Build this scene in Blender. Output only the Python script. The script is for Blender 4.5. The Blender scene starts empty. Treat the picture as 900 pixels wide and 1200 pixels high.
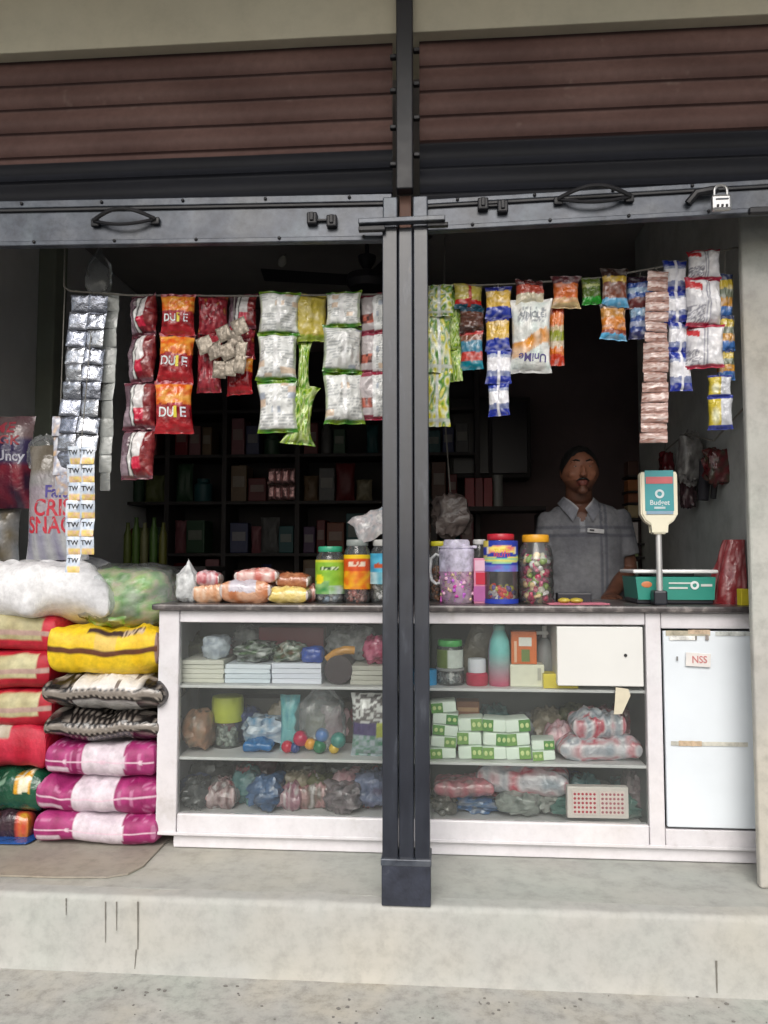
import bpy, bmesh, math, random
from mathutils import Vector, Matrix, Euler, noise
R = math.radians
rnd = random.Random(11)
scn = bpy.context.scene
COL = scn.collection
# ------------------------------------------------------------------ camera
PHI, TH, CAMH, FPX = R(4.3), R(3.6), 1.1, 900.0
FW = Vector((-math.sin(PHI)*math.cos(TH), math.cos(PHI)*math.cos(TH), math.sin(TH)))
RT = Vector((math.cos(PHI), math.sin(PHI), 0))
UP = RT.cross(FW)
def _ray(px, py): return FW + RT*((px-450)/FPX) + UP*((600-py)/FPX)
_q = _ray(476, 1062)
CAM = -_q*(-CAMH/_q.z)
def at(px, py, Y):
    q = _ray(px, py); return CAM + q*((Y-CAM.y)/q.y)
def rect(x0, x1, y0, y1, Y):
    xm, ym = (x0+x1)/2, (y0+y1)/2
    a, b = at(x0, ym, Y).x, at(x1, ym, Y).x
    t, d = at(xm, y0, Y).z, at(xm, y1, Y).z
    return (a+b)/2, b-a, d, t
cd = bpy.data.cameras.new('camera'); cam = bpy.data.objects.new('camera', cd); COL.objects.link(cam)
cd.sensor_fit = 'HORIZONTAL'; cd.sensor_width = 36; cd.lens = 36; cd.clip_start = 0.05; cd.clip_end = 500
cam.matrix_world = Matrix(((RT.x, UP.x, -FW.x, CAM.x), (RT.y, UP.y, -FW.y, CAM.y), (RT.z, UP.z, -FW.z, CAM.z), (0, 0, 0, 1)))
scn.camera = cam
# ------------------------------------------------------------------ colours and materials
def lin(c):
    c = c/255.0
    return c/12.92 if c <= 0.04045 else ((c+0.055)/1.055)**2.4
def rgb(r, g, b): return (lin(r), lin(g), lin(b), 1.0)
def mixc(a, b, t):
    t = max(0, min(1, t)); return tuple(a[i]*(1-t)+b[i]*t for i in range(4))
def _nt(name):
    m = bpy.data.materials.new(name); m.use_nodes = True
    nt = m.node_tree; return m, nt, nt.nodes['Principled BSDF']
def _noise(nt, scale, detail=6, rough=.6, stretch=None):
    tc = nt.nodes.new('ShaderNodeTexCoord'); n = nt.nodes.new('ShaderNodeTexNoise')
    n.inputs['Scale'].default_value = scale; n.inputs['Detail'].default_value = detail; n.inputs['Roughness'].default_value = rough
    if stretch:
        mp = nt.nodes.new('ShaderNodeMapping'); mp.inputs['Scale'].default_value = stretch
        nt.links.new(tc.outputs['Object'], mp.inputs['Vector']); nt.links.new(mp.outputs['Vector'], n.inputs['Vector'])
    else: nt.links.new(tc.outputs['Object'], n.inputs['Vector'])
    return n
def _ramp(nt, src, stops):
    r = nt.nodes.new('ShaderNodeValToRGB')
    while len(r.color_ramp.elements) > 1: r.color_ramp.elements.remove(r.color_ramp.elements[-1])
    r.color_ramp.elements[0].position = stops[0][0]; r.color_ramp.elements[0].color = stops[0][1]
    for p, c in stops[1:]:
        e = r.color_ramp.elements.new(p); e.color = c
    nt.links.new(src, r.inputs['Fac']); return r
def mat(name, c, rough=.5, metal=0, var=.18, scale=8, bump=.0, bscale=60, coat=0, spec=.5, stretch=None, c2=None, stops=None, dirt=0):
    m, nt, b = _nt(name)
    b.inputs['Roughness'].default_value = rough; b.inputs['Metallic'].default_value = metal
    b.inputs['Coat Weight'].default_value = coat; b.inputs['Specular IOR Level'].default_value = spec
    n = _noise(nt, scale, stretch=stretch)
    lo = c2 if c2 else tuple(c[i]*(1-var) for i in range(3))+(1,)
    hi = tuple(min(1, c[i]*(1+var*.5)) for i in range(3))+(1,)
    r = _ramp(nt, n.outputs['Fac'], stops if stops else [(.3, lo), (.55, c), (.75, hi)])
    if dirt:
        n3 = _noise(nt, scale*5.3, 8, .7); r3 = _ramp(nt, n3.outputs['Fac'], [(.32, (1-dirt,)*3+(1,)), (.52, (1, 1, 1, 1)), (.7, (1+dirt*.35,)*3+(1,))])
        mx = nt.nodes.new('ShaderNodeMix'); mx.data_type = 'RGBA'; mx.blend_type = 'MULTIPLY'; mx.inputs[0].default_value = 1
        nt.links.new(r.outputs['Color'], mx.inputs[6]); nt.links.new(r3.outputs['Color'], mx.inputs[7])
        n4 = _noise(nt, scale*.45, 3, .55); k_ = dirt*.5; r4 = _ramp(nt, n4.outputs['Fac'], [(.3, (1-k_*.6, 1, 1-k_*.2, 1)), (.5, (1-k_*.5, 1-k_*.5, 1-k_*.5, 1)), (.68, (1, 1-k_*.35, 1-k_, 1))])
        my = nt.nodes.new('ShaderNodeMix'); my.data_type = 'RGBA'; my.blend_type = 'MULTIPLY'; my.inputs[0].default_value = 1
        nt.links.new(mx.outputs[2], my.inputs[6]); nt.links.new(r4.outputs['Color'], my.inputs[7]); nt.links.new(my.outputs[2], b.inputs['Base Color'])
    else: nt.links.new(r.outputs['Color'], b.inputs['Base Color'])
    rr = nt.nodes.new('ShaderNodeMapRange'); rr.inputs['To Min'].default_value = rough*.75; rr.inputs['To Max'].default_value = min(1, rough*1.3)
    nt.links.new(n.outputs['Fac'], rr.inputs['Value']); nt.links.new(rr.outputs['Result'], b.inputs['Roughness'])
    if bump:
        n2 = _noise(nt, bscale, 4); bp = nt.nodes.new('ShaderNodeBump'); bp.inputs['Strength'].default_value = bump; bp.inputs['Distance'].default_value = .004
        nt.links.new(n2.outputs['Fac'], bp.inputs['Height']); nt.links.new(bp.outputs['Normal'], b.inputs['Normal'])
    return m
def attr_mat(name, rough=.3, bump=.25, bscale=45, coat=0, metal=0, var=.12, weave=False, spec=.5, bdist=.004, crinkle=0):
    m, nt, b = _nt(name)
    a = nt.nodes.new('ShaderNodeAttribute'); a.attribute_name = 'Col'
    n = _noise(nt, 35, 4); mx = nt.nodes.new('ShaderNodeMix'); mx.data_type = 'RGBA'; mx.blend_type = 'MULTIPLY'; mx.inputs[0].default_value = 1
    r = _ramp(nt, n.outputs['Fac'], [(.3, (1-var*1.4,)*3+(1,)), (.65, (1, 1, 1, 1))])
    nt.links.new(a.outputs['Color'], mx.inputs[6]); nt.links.new(r.outputs['Color'], mx.inputs[7])
    nt.links.new(mx.outputs[2], b.inputs['Base Color'])
    b.inputs['Roughness'].default_value = rough; b.inputs['Coat Weight'].default_value = coat; b.inputs['Metallic'].default_value = metal
    b.inputs['Specular IOR Level'].default_value = spec
    n2 = _noise(nt, bscale, 3); bp = nt.nodes.new('ShaderNodeBump'); bp.inputs['Strength'].default_value = bump; bp.inputs['Distance'].default_value = bdist
    h = n2.outputs['Fac']
    if weave:
        tc = nt.nodes.new('ShaderNodeTexCoord'); w = nt.nodes.new('ShaderNodeTexWave'); w.inputs['Scale'].default_value = 60; w.bands_direction = 'X'
        nt.links.new(tc.outputs['Object'], w.inputs['Vector']); ad = nt.nodes.new('ShaderNodeMath'); ad.operation = 'MULTIPLY_ADD'
        ad.inputs[1].default_value = .15; nt.links.new(w.outputs['Fac'], ad.inputs[0]); nt.links.new(h, ad.inputs[2]); h = ad.outputs[0]
    if crinkle:
        vo = nt.nodes.new('ShaderNodeTexVoronoi'); vo.feature = 'F2'; vo.inputs['Scale'].default_value = crinkle
        tc2 = nt.nodes.new('ShaderNodeTexCoord'); nz = _noise(nt, crinkle*.6, 2); av = nt.nodes.new('ShaderNodeMix'); av.data_type = 'RGBA'; av.inputs[0].default_value = .12
        nt.links.new(tc2.outputs['Object'], av.inputs[6]); nt.links.new(nz.outputs['Color'], av.inputs[7]); nt.links.new(av.outputs[2], vo.inputs['Vector'])
        ad2 = nt.nodes.new('ShaderNodeMath'); ad2.operation = 'MULTIPLY_ADD'; ad2.inputs[1].default_value = 1.1; nt.links.new(vo.outputs['Distance'], ad2.inputs[0]); nt.links.new(h, ad2.inputs[2]); h = ad2.outputs[0]
    nt.links.new(h, bp.inputs['Height']); nt.links.new(bp.outputs['Normal'], b.inputs['Normal'])
    return m
def film_mat(name, tint=(.9, .92, .93, 1), opac=.25, rough=.12, bump=.6, bscale=25, gloss=.5, white=(.75, .77, .78, 1)):
    """thin clear plastic or glass sheet: see-through, a little milky, with a glossy skin"""
    m, nt, b = _nt(name)
    out = nt.nodes['Material Output']
    b.inputs['Base Color'].default_value = white; b.inputs['Roughness'].default_value = rough; b.inputs['Specular IOR Level'].default_value = gloss
    tr = nt.nodes.new('ShaderNodeBsdfTransparent'); tr.inputs['Color'].default_value = tint
    mx = nt.nodes.new('ShaderNodeMixShader'); n = _noise(nt, bscale, 4)
    mr = nt.nodes.new('ShaderNodeMapRange'); mr.inputs['From Min'].default_value = .3; mr.inputs['From Max'].default_value = .7
    mr.inputs['To Min'].default_value = opac*.45; mr.inputs['To Max'].default_value = min(1, opac*1.6)
    nt.links.new(n.outputs['Fac'], mr.inputs['Value'])
    fr = nt.nodes.new('ShaderNodeFresnel'); fr.inputs['IOR'].default_value = 1.45
    gl = nt.nodes.new('ShaderNodeBsdfGlossy'); gl.inputs['Roughness'].default_value = rough; gl.inputs['Color'].default_value = (.9, .9, .9, 1)
    m2 = nt.nodes.new('ShaderNodeMixShader'); nt.links.new(fr.outputs['Fac'], m2.inputs['Fac']); nt.links.new(tr.outputs[0], m2.inputs[1]); nt.links.new(gl.outputs[0], m2.inputs[2])
    if bump:
        bp = nt.nodes.new('ShaderNodeBump'); bp.inputs['Strength'].default_value = bump; bp.inputs['Distance'].default_value = .006
        nt.links.new(n.outputs['Fac'], bp.inputs['Height']); nt.links.new(bp.outputs['Normal'], b.inputs['Normal']); nt.links.new(bp.outputs['Normal'], gl.inputs['Normal']); nt.links.new(bp.outputs['Normal'], fr.inputs['Normal'])
    nt.links.new(mr.outputs['Result'], mx.inputs['Fac']); nt.links.new(m2.outputs[0], mx.inputs[1]); nt.links.new(b.outputs[0], mx.inputs[2])
    nt.links.new(mx.outputs[0], out.inputs['Surface'])
    return m
M = {}
M['pack'] = attr_mat('printed_plastic_film', .24, .6, 28, coat=.3, crinkle=24, bdist=.006)
M['bagfilm'] = attr_mat('crumpled_bag_film', .2, .9, 20, coat=.6, crinkle=17, bdist=.012)
M['sack'] = attr_mat('woven_sack', .5, .5, 22, weave=True, var=.2, bdist=.008)
M['paint'] = attr_mat('printed_card', .5, .08, 80)
M['foil'] = attr_mat('foil_sachet', .22, .9, 60, metal=.85)
M['foilpaper'] = attr_mat('dull_foil_paper', .35, .9, 50, metal=.35)
M['cloth'] = attr_mat('shirt_cloth', .85, .55, 11, var=.18, spec=.2, bdist=.03)
M['skin'] = attr_mat('skin', .5, .06, 90, var=.15, spec=.4)
M['slat'] = attr_mat('shutter_slat_paint', .6, .12, 12, var=.12, spec=.22)
M['wrapclear'] = film_mat('thin_clear_wrap', opac=.14, bump=1.0, bscale=9, white=(.85, .88, .87, 1))
M['clear'] = film_mat('clear_plastic_bag', opac=.12)
M['milky'] = film_mat('milky_plastic_bag', opac=.75, rough=.25)
M['haze_clear'] = film_mat('dull_clear_bag', opac=.45, rough=.3, white=(.6, .62, .62, 1))
M['jar'] = film_mat('jar_plastic', tint=(.96, .97, .97, 1), opac=.06, bump=.15, rough=.08)
M['lilac'] = film_mat('lilac_plastic', tint=(.86, .84, .95, 1), opac=.62, bump=.05, rough=.2, white=(.84, .80, .98, 1))
M['jugclear'] = film_mat('clear_lilac_plastic', tint=(.97, .95, 1, 1), opac=.3, bump=.1, rough=.15, white=(.95, .75, .92, 1))
M['pane'] = film_mat('dusty_glass_pane', tint=(.97, .985, .98, 1), opac=.03, bump=0, rough=.04, bscale=2.2, white=(.62, .65, .64, 1))
M['drawerfront'] = mat('drawer_white_face', (.70, .70, .68, 1), .4, var=.05, scale=3)
M['white'] = mat('white_counter_paint', (.70, .67, .70, 1), .38, var=.1, scale=5, bump=.12, bscale=30, stops=[(.28, (.50, .47, .46, 1)), (.4, (.66, .635, .66, 1)), (.7, (.73, .71, .74, 1))], dirt=0.08)
M['panelwhite'] = mat('blue_white_laminate', (.72, .77, .82, 1), .3, var=.06, scale=3)
M['top'] = mat('worn_dark_stone', (.07, .062, .062, 1), .3, scale=22, stops=[(.3, (.035, .03, .032, 1)), (.55, (.10, .088, .088, 1)), (.68, (.26, .23, .22, 1)), (.8, (.4, .36, .35, 1))])
M['shelfw'] = mat('shelf_white', (.66, .66, .66, 1), .5, var=.15)
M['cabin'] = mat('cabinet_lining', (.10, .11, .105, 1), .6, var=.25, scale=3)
M['black'] = mat('black_gloss_enamel', (.02, .024, .035, 1), .36, scale=7, spec=.7, bump=.15, bscale=14, stretch=(3, 3, .6), coat=.35, stops=[(.3, (.009, .011, .019, 1)), (.58, (.017, .021, .033, 1)), (.68, (.05, .058, .075, 1)), (.78, (.13, .10, .085, 1))])
M['rail'] = mat('grey_black_steel', (.10, .11, .14, 1), .36, metal=.25, scale=9, spec=.7, bump=.2, bscale=20, stops=[(.28, (.022, .026, .038, 1)), (.45, (.062, .072, .095, 1)), (.7, (.13, .145, .175, 1))], dirt=0.3)
M['iron'] = mat('black_iron', (.012, .012, .016, 1), .45, scale=20)
M['rust'] = mat('rusty_brown_steel', (.14, .07, .05, 1), .7, scale=14)
M['steel'] = mat('bright_steel', (.50, .50, .50, 1), .34, metal=.9, scale=10)
M['pole'] = mat('brushed_pole', (.7, .7, .7, 1), .3, metal=.6, scale=10)
M['concrete'] = mat('cement_platform', (.40, .38, .33, 1), .8, scale=2.2, bump=.35, bscale=38, stops=[(.22, (.35, .355, .345, 1)), (.42, (.395, .395, .37, 1)), (.6, (.42, .418, .385, 1)), (.8, (.49, .485, .455, 1))], dirt=0.22)
M['riser'] = mat('cement_riser', (.47, .45, .39, 1), .85, scale=3, bump=.3, bscale=30, stops=[(.22, (.41, .415, .40, 1)), (.45, (.43, .43, .405, 1)), (.62, (.45, .445, .42, 1)), (.82, (.51, .50, .465, 1))], dirt=0.18)
M['ground'] = mat('cement_ground', (.43, .40, .36, 1), .85, scale=5, bump=.5, bscale=25, stops=[(.24, (.36, .35, .335, 1)), (.38, (.43, .422, .395, 1)), (.6, (.46, .45, .42, 1)), (.8, (.53, .515, .48, 1))], dirt=0.3)
M['mortar'] = mat('pale_mortar', (.50, .485, .45, 1), .9, scale=9, bump=.5)
M['stain'] = mat('dark_stain', (.16, .15, .13, 1), .8, scale=30)
M['floorsheet'] = mat('worn_floor_sheet', (.335, .305, .26, 1), .7, scale=4, bump=.2, dirt=0.2)
M['lintel'] = mat('beige_lintel_paint', (.50, .465, .36, 1), .75, scale=2.5, bump=.15, bscale=20, var=.12, dirt=0.08)
M['pilaster'] = mat('grey_cement_paint', (.46, .45, .42, 1), .8, scale=3, bump=.25, bscale=26, var=.2, dirt=0.2)
M['wallgrey'] = mat('dusty_grey_wall', (.52, .53, .52, 1), .85, scale=1.6, bump=.2, var=.25, dirt=0.2)
M['wallleft'] = mat('pale_grey_wall', (.84, .85, .86, 1), .85, scale=1.6, bump=.2, var=.2)
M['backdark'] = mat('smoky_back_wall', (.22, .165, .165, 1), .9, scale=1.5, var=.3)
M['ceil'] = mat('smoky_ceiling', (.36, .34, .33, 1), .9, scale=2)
M['rackwood'] = mat('dark_rack_wood', (.035, .03, .03, 1), .7, scale=6)
M['rope'] = mat('grey_rope', (.2, .19, .17, 1), .8, scale=60)
M['fan'] = mat('brown_fan_enamel', (.03, .028, .035, 1), .4, scale=9)
M['cream'] = mat('cream_plastic', (.78, .74, .58, 1), .4, var=.06)
M['teal'] = mat('teal_plastic', (.025, .26, .20, 1), .38, var=.1)
M['tealdisp'] = mat('teal_display_sticker', (.05, .30, .33, 1), .3, var=.1)
M['darkpl'] = mat('dark_plastic', (.02, .022, .03, 1), .35, scale=10)
M['hair'] = mat('black_hair', (.008, .007, .007, 1), .6, scale=60, bump=.5, bscale=200)
M['eye'] = mat('eye_white', (.26, .22, .2, 1), .3, scale=10)
M['trouser'] = mat('dark_trousers', (.03, .032, .045, 1), .85, scale=25, bump=.3)
M['outerwall'] = mat('cream_outer_wall', (.5, .47, .4, 1), .85, scale=1.2, bump=.2)
_flat = {}
def flat(c, rough=.45):
    k = (tuple(round(x, 3) for x in c), rough)
    if k not in _flat: _flat[k] = mat('ink_or_plastic_%d' % len(_flat), c, rough, var=.1, scale=30)
    return _flat[k]
# ------------------------------------------------------------------ mesh builder
class MB:
    def __init__(s):
        s.bm = bmesh.new(); s.cl = s.bm.verts.layers.float_color.new('Col'); s.c = (1, 1, 1, 1); s.soft = False
    def _put(s, vs, col):
        for v in vs: v[s.cl] = col or s.c
    def box(s, c, sz, bev=0, rot=None, col=None, seg=2):
        g = bmesh.ops.create_cube(s.bm, size=1); vs = g['verts']
        for v in vs: v.co = Vector((v.co.x*sz[0], v.co.y*sz[1], v.co.z*sz[2]))
        if bev:
            es = list({e for v in vs for e in v.link_edges})
            r = bmesh.ops.bevel(s.bm, geom=es, offset=min(bev, min(sz)*.49), segments=seg, affect='EDGES', profile=.5)
            vs = list({v for f in r['faces'] for v in f.verts} | {v for v in vs if v.is_valid})
        mt = (rot.to_matrix() if rot else Matrix.Identity(3))
        for v in vs:
            v.co = mt @ v.co + Vector(c); v[s.cl] = col or s.c
        return s
    def lathe(s, prof, c=(0, 0, 0), seg=24, col=None, colfn=None, cap=True):
        s.soft = True
        rings = []
        for (r, z) in prof:
            ring = []
            for i in range(seg):
                a = 2*math.pi*i/seg
                v = s.bm.verts.new((c[0]+r*math.cos(a), c[1]+r*math.sin(a), c[2]+z))
                v[s.cl] = colfn(a, z) if colfn else (col or s.c); ring.append(v)
            rings.append(ring)
        for a, b in zip(rings, rings[1:]):
            for i in range(seg): s.bm.faces.new((a[i], a[(i+1) % seg], b[(i+1) % seg], b[i]))
        if cap:
            s.bm.faces.new(list(reversed(rings[0]))); s.bm.faces.new(rings[-1])
        return s
    def tube(s, pts, r, seg=8, col=None, radii=None, cap=True):
        s.soft = True
        pts = [Vector(p) for p in pts]; rings = []
        prev = None
        for k, p in enumerate(pts):
            t = (pts[min(k+1, len(pts)-1)]-pts[max(k-1, 0)]).normalized()
            ref = prev if prev else (Vector((1, 0, 0)) if abs(t.x) < .8 else Vector((0, 0, 1)))
            a = (ref - t*ref.dot(t)).normalized(); b = t.cross(a); prev = a
            rr = radii[k] if radii else (r, r)
            if not isinstance(rr, tuple): rr = (rr, rr)
            ring = []
            for i in range(seg):
                an = 2*math.pi*i/seg
                v = s.bm.verts.new(p + a*(rr[0]*math.cos(an)) + b*(rr[1]*math.sin(an))); v[s.cl] = col or s.c; ring.append(v)
            rings.append(ring)
        for a, b in zip(rings, rings[1:]):
            for i in range(seg): s.bm.faces.new((a[i], a[(i+1) % seg], b[(i+1) % seg], b[i]))
        if cap:
            s.bm.faces.new(list(reversed(rings[0]))); s.bm.faces.new(rings[-1])
        return s
    def surf(s, fn, nu, nv, colfn=None, wrapu=False):
        s.soft = True
        g = []
        for j in range(nv+1):
            row = []
            for i in range(nu if wrapu else nu+1):
                u, v = i/nu, j/nv
                q = s.bm.verts.new(fn(u, v)); q[s.cl] = colfn(u, v) if colfn else s.c; row.append(q)
            g.append(row)
        n = len(g[0])
        for j in range(nv):
            for i in range(nu):
                i2 = (i+1) % n
                s.bm.faces.new((g[j][i], g[j][i2], g[j+1][i2], g[j+1][i]))
        return s
    def prism(s, pts, y0, y1, col=None, axis='y'):
        def P(a, b, d): return (a, d, b) if axis == 'y' else ((a, b, d) if axis == 'z' else (d, a, b))
        A = [s.bm.verts.new(P(a, b, y0)) for a, b in pts]; B = [s.bm.verts.new(P(a, b, y1)) for a, b in pts]
        s._put(A+B, col); n = len(pts)
        s.bm.faces.new(A); s.bm.faces.new(list(reversed(B)))
        for i in range(n): s.bm.faces.new((A[i], B[i], B[(i+1) % n], A[(i+1) % n]))
        return s
    def ell(s, c, r, seg=16, rot=None, col=None):
        s.soft = True
        g = bmesh.ops.create_uvsphere(s.bm, u_segments=seg, v_segments=max(6, seg*2//3), radius=1)
        mt = rot.to_matrix() if rot else Matrix.Identity(3)
        for v in g['verts']:
            v.co = mt @ Vector((v.co.x*r[0], v.co.y*r[1], v.co.z*r[2])) + Vector(c); v[s.cl] = col or s.c
        return s
    def mesh(s, name, ang=40, weld=True):
        if weld: bmesh.ops.remove_doubles(s.bm, verts=s.bm.verts, dist=2e-5)
        bmesh.ops.recalc_face_normals(s.bm, faces=s.bm.faces)
        me = bpy.data.meshes.new(name); s.bm.to_mesh(me); s.bm.free()
        me.shade_smooth(); me.set_sharp_from_angle(angle=R(ang if s.soft else 18))
        return me
    def obj(s, name, m, parent=None, loc=(0, 0, 0), rot=None, ang=40, weld=True):
        o = bpy.data.objects.new(name, s.mesh(name, ang, weld)); COL.objects.link(o)
        o.data.materials.append(M[m] if isinstance(m, str) else m)
        o.location = loc
        if rot: o.rotation_euler = rot
        if parent: o.parent = parent
        return o
def tag(o, label=None, cat=None, group=None, kind=None):
    if label: o['label'] = label
    if cat: o['category'] = cat
    if group: o['group'] = group
    if kind: o['kind'] = kind
    return o
def thing(name, label, cat, loc=(0, 0, 0), rz=0, group=None):
    o = bpy.data.objects.new(name, None); COL.objects.link(o); o.location = loc; o.rotation_euler = (0, 0, rz); o.empty_display_size = .05
    return tag(o, label, cat, group)
# ------------------------------------------------------------------ writing
_tx = {}
def text_geo(s):
    if s in _tx: return _tx[s]
    cu = bpy.data.curves.new('t', 'FONT'); cu.body = s; cu.align_x = 'CENTER'; cu.align_y = 'CENTER'; cu.resolution_u = 3; cu.offset = .018
    o = bpy.data.objects.new('t', cu); COL.objects.link(o)
    dg = bpy.context.evaluated_depsgraph_get(); dg.update()
    me = o.evaluated_get(dg).to_mesh()
    _tx[s] = ([(v.co.x, v.co.y) for v in me.vertices], [tuple(p.vertices) for p in me.polygons])
    o.evaluated_get(dg).to_mesh_clear(); bpy.data.objects.remove(o); bpy.data.curves.remove(cu)
    return _tx[s]
def write(parent, s, size, fn, m, flip=False, sx=1.0, name='printed_text', loc=(0, 0, 0)):
    vs, fs = text_geo(s); k = -1 if flip else 1
    me = bpy.data.meshes.new(name)
    me.from_pydata([fn(x*size*sx*k, y*size*k) for x, y in vs], [], fs); me.update()
    o = bpy.data.objects.new(name, me); COL.objects.link(o); o.parent = parent; o.location = loc; me.materials.append(m)
    return o
# ------------------------------------------------------------------ puffed packet / sack
def pillow(mb, W, H, T, col, nu=20, nv=24, seed=0, pinch=.10, pe=2.6, wr=.5, seal=.07, lying=False, sag=0., bulge=(0, 0), fine=1.0, off=(0, 0, 0)):
    mb.soft = True
    def ypos(u, v, side):
        av = min(1, abs(v)/(1-seal)) if seal else abs(v)
        body = max(0, 1-max(abs(u), av)**pe)**.5 if lying else max(0, 1-abs(u)**pe)**.5 * max(0, 1-av**pe)**.5
        n = noise.noise(Vector((u*1.7*fine+seed*3.1, v*1.7*fine+side*5, seed*.7)))
        n2 = noise.noise(Vector((u*4.5*fine+seed, v*3.5*fine+side*3, seed*1.9)))+.5*abs(noise.noise(Vector((u*9*fine, v*6*fine+seed, side))))
        y = T/2*body*(1+wr*(.35*n+.3*n2)) if side > 0 else T/2*body*(1+wr*.3*n)
        rip = 0 if lying else wr*T*.10*math.sin(u*8+seed*2.3+2*noise.noise(Vector((u*2, seed, 0))))*max(0, (abs(v)-.5)/.5)
        if lying: rip += wr*T*.05*noise.noise(Vector((u*5, v*1.2, seed+3)))
        rip += wr*T*.18*noise.noise(Vector((u*1.1, v*1.1, seed+9)))
        edge = 0 if (abs(u) > .9999 or abs(v) > .9999) else 0.0006
        return side*(y+edge), rip
    def pos(u, v, side):
        hw = W/2*(1-pinch*(1-abs(v)**3)); y, rip = ypos(u, v, side)
        jx = .02*W*wr*noise.noise(Vector((v*2.2, seed, u)))
        x = u*hw+jx; z = v*H/2*(1+.02*wr*noise.noise(Vector((u*1.6, seed, 4))))
        if lying:
            q = 1-.05*(abs(u)*abs(v))**6; x *= q; z *= q
            return (x+off[0], z+off[1], y+rip - sag*(u*u)*T + off[2])
        return (x+off[0], -(y)+rip+off[1], z+off[2])
    if lying:
        ss = [0, .07, .16, .28, .4, .52, .64, .75, .85, .92]; rim = [(1-q*q)**(1/pe) for q in ss]; c0 = rim[-1]
        def plist(n):
            m = max(4, n-20); return [-q for q in rim]+[c0*(-1+2*k/m) for k in range(1, m)]+list(reversed(rim))
    else:
        def plist(n): return [-1+2*k/n for k in range(n+1)]
    PU, PV = plist(nu), plist(nv); nu, nv = len(PU)-1, len(PV)-1
    for side in (1, -1):
        g = []
        for j in range(nv+1):
            row = []
            for i in range(nu+1):
                u, v = PU[i], PV[j]
                q = mb.bm.verts.new(pos(u, v, side)); q[mb.cl] = col(u, v, side); row.append(q)
            g.append(row)
        for j in range(nv):
            for i in range(nu): mb.bm.faces.new((g[j][i], g[j][i+1], g[j+1][i+1], g[j+1][i]))
    def front(x, z, e=.0015):
        v = max(-.98, min(.98, z*2/H)); hw = W/2*(1-pinch*(1-abs(v)**3)); u = max(-.98, min(.98, x/hw))
        p = pos(u, v, 1); return (p[0], p[1]-e, p[2])
    return front
def cells(u, v, n, m, seed):
    return random.Random((int((u+1)*n)*7919+int((v+1)*m)*104729+int(seed*131)) & 0xffffff).random()
# colours of the printed packets: functions of (u across, v up)
W_, K_ = rgb(228, 228, 226), rgb(20, 20, 24)
def st_redfry(sd):
    def f(u, v, s):
        n = noise.noise(Vector((u*3+sd, v*6, sd)))
        if v > .84: return mixc(rgb(150, 40, 50), rgb(215, 150, 160), .5+.5*math.sin(u*14))
        if v > .12+.1*n: return mixc(rgb(222, 92, 20), rgb(240, 170, 70), .5+n*1.3)
        if v < -.62: return mixc(rgb(150, 12, 26), rgb(205, 60, 66), .35+.5*n)
        return mixc(rgb(120, 12, 24), rgb(170, 30, 36), .5+n)
    return f
def st_maroonback(sd):
    def f(u, v, s):
        if abs(v) > .88: return rgb(110, 60, 72)
        if -.28 < u < -.08: return W_
        if -.36 < u <= -.28 or -.08 <= u < -.01: return rgb(24, 14, 18)
        if u >= -.01 and u < .5:
            if v > -.15: return rgb(228, 224, 224)
            if v > -.6: return rgb(205, 40, 70)
        if u >= .5: return mixc(rgb(110, 18, 30), rgb(150, 60, 60), .5+noise.noise(Vector((u*4, v*5, sd))))
        if u < -.36: return rgb(150, 132, 142) if v < -.1 else rgb(108, 86, 96)  # shaded side of the packet, put into the colour as grey-mauve
        return rgb(120, 16, 34)
    return f
def st_whiteback(sd, seal=(120, 150, 40), seal2=(60, 130, 40)):
    def f(u, v, s):
        if abs(v) > .86: return mixc(rgb(*seal), rgb(*seal2), .5+.5*math.sin(u*5+sd))
        base = rgb(232, 234, 232)
        if abs(u) < .08: return rgb(242, 243, 243)
        k = cells(u, v, 2.4, 4, sd)
        q = cells(u, v, 11, 18, sd+1)
        if k < .07: return mixc(base, rgb(214, 160, 90), .5)
        if k < .12: return mixc(base, rgb(90, 120, 165), .5)
        if k > .45 and int((v+1)*18) % 2 and q > .22: return mixc(base, rgb(130, 136, 142), .6)
        if abs(u) > .9: return mixc(base, rgb(*seal), .5)
        return base
    return f
def st_bands(bands, nz=.25, vert=None, edge=None):
    """bands: list of (v_top, colour) from the top down"""
    sdd = rnd.random()*50
    def f(u, v, s):
        n = noise.noise(Vector((u*2.5+sdd, v*5, sdd)))
        if edge and abs(v) > .88: return edge
        c = bands[-1][1]
        vv = v+.08*n
        for t, cc in bands:
            if vv >= t: c = cc; break
        if vert and abs(u-vert[0]) < vert[1]: return vert[2]
        return mixc(c, mixc(c, (1, 1, 1, 1), .45), max(0, n*nz*3))
    return f
def st_blotch(pal, sc=2.5, sd=None):
    sd = rnd.random()*90 if sd is None else sd
    def f(u, v, s):
        n = noise.noise(Vector((u*sc+sd, v*sc, sd)))*1.6; k = (n+1)/2*(len(pal)-1); i = max(0, min(len(pal)-2, int(k)))
        return mixc(pal[i], pal[i+1], k-i)
    return f
def solid(c, nz=.12):
    sd = rnd.random()*50
    def f(u, v, s): return mixc(c, (0, 0, 0, 1), max(0, nz*noise.noise(Vector((u*3+sd, v*3, sd)))))
    return f

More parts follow.
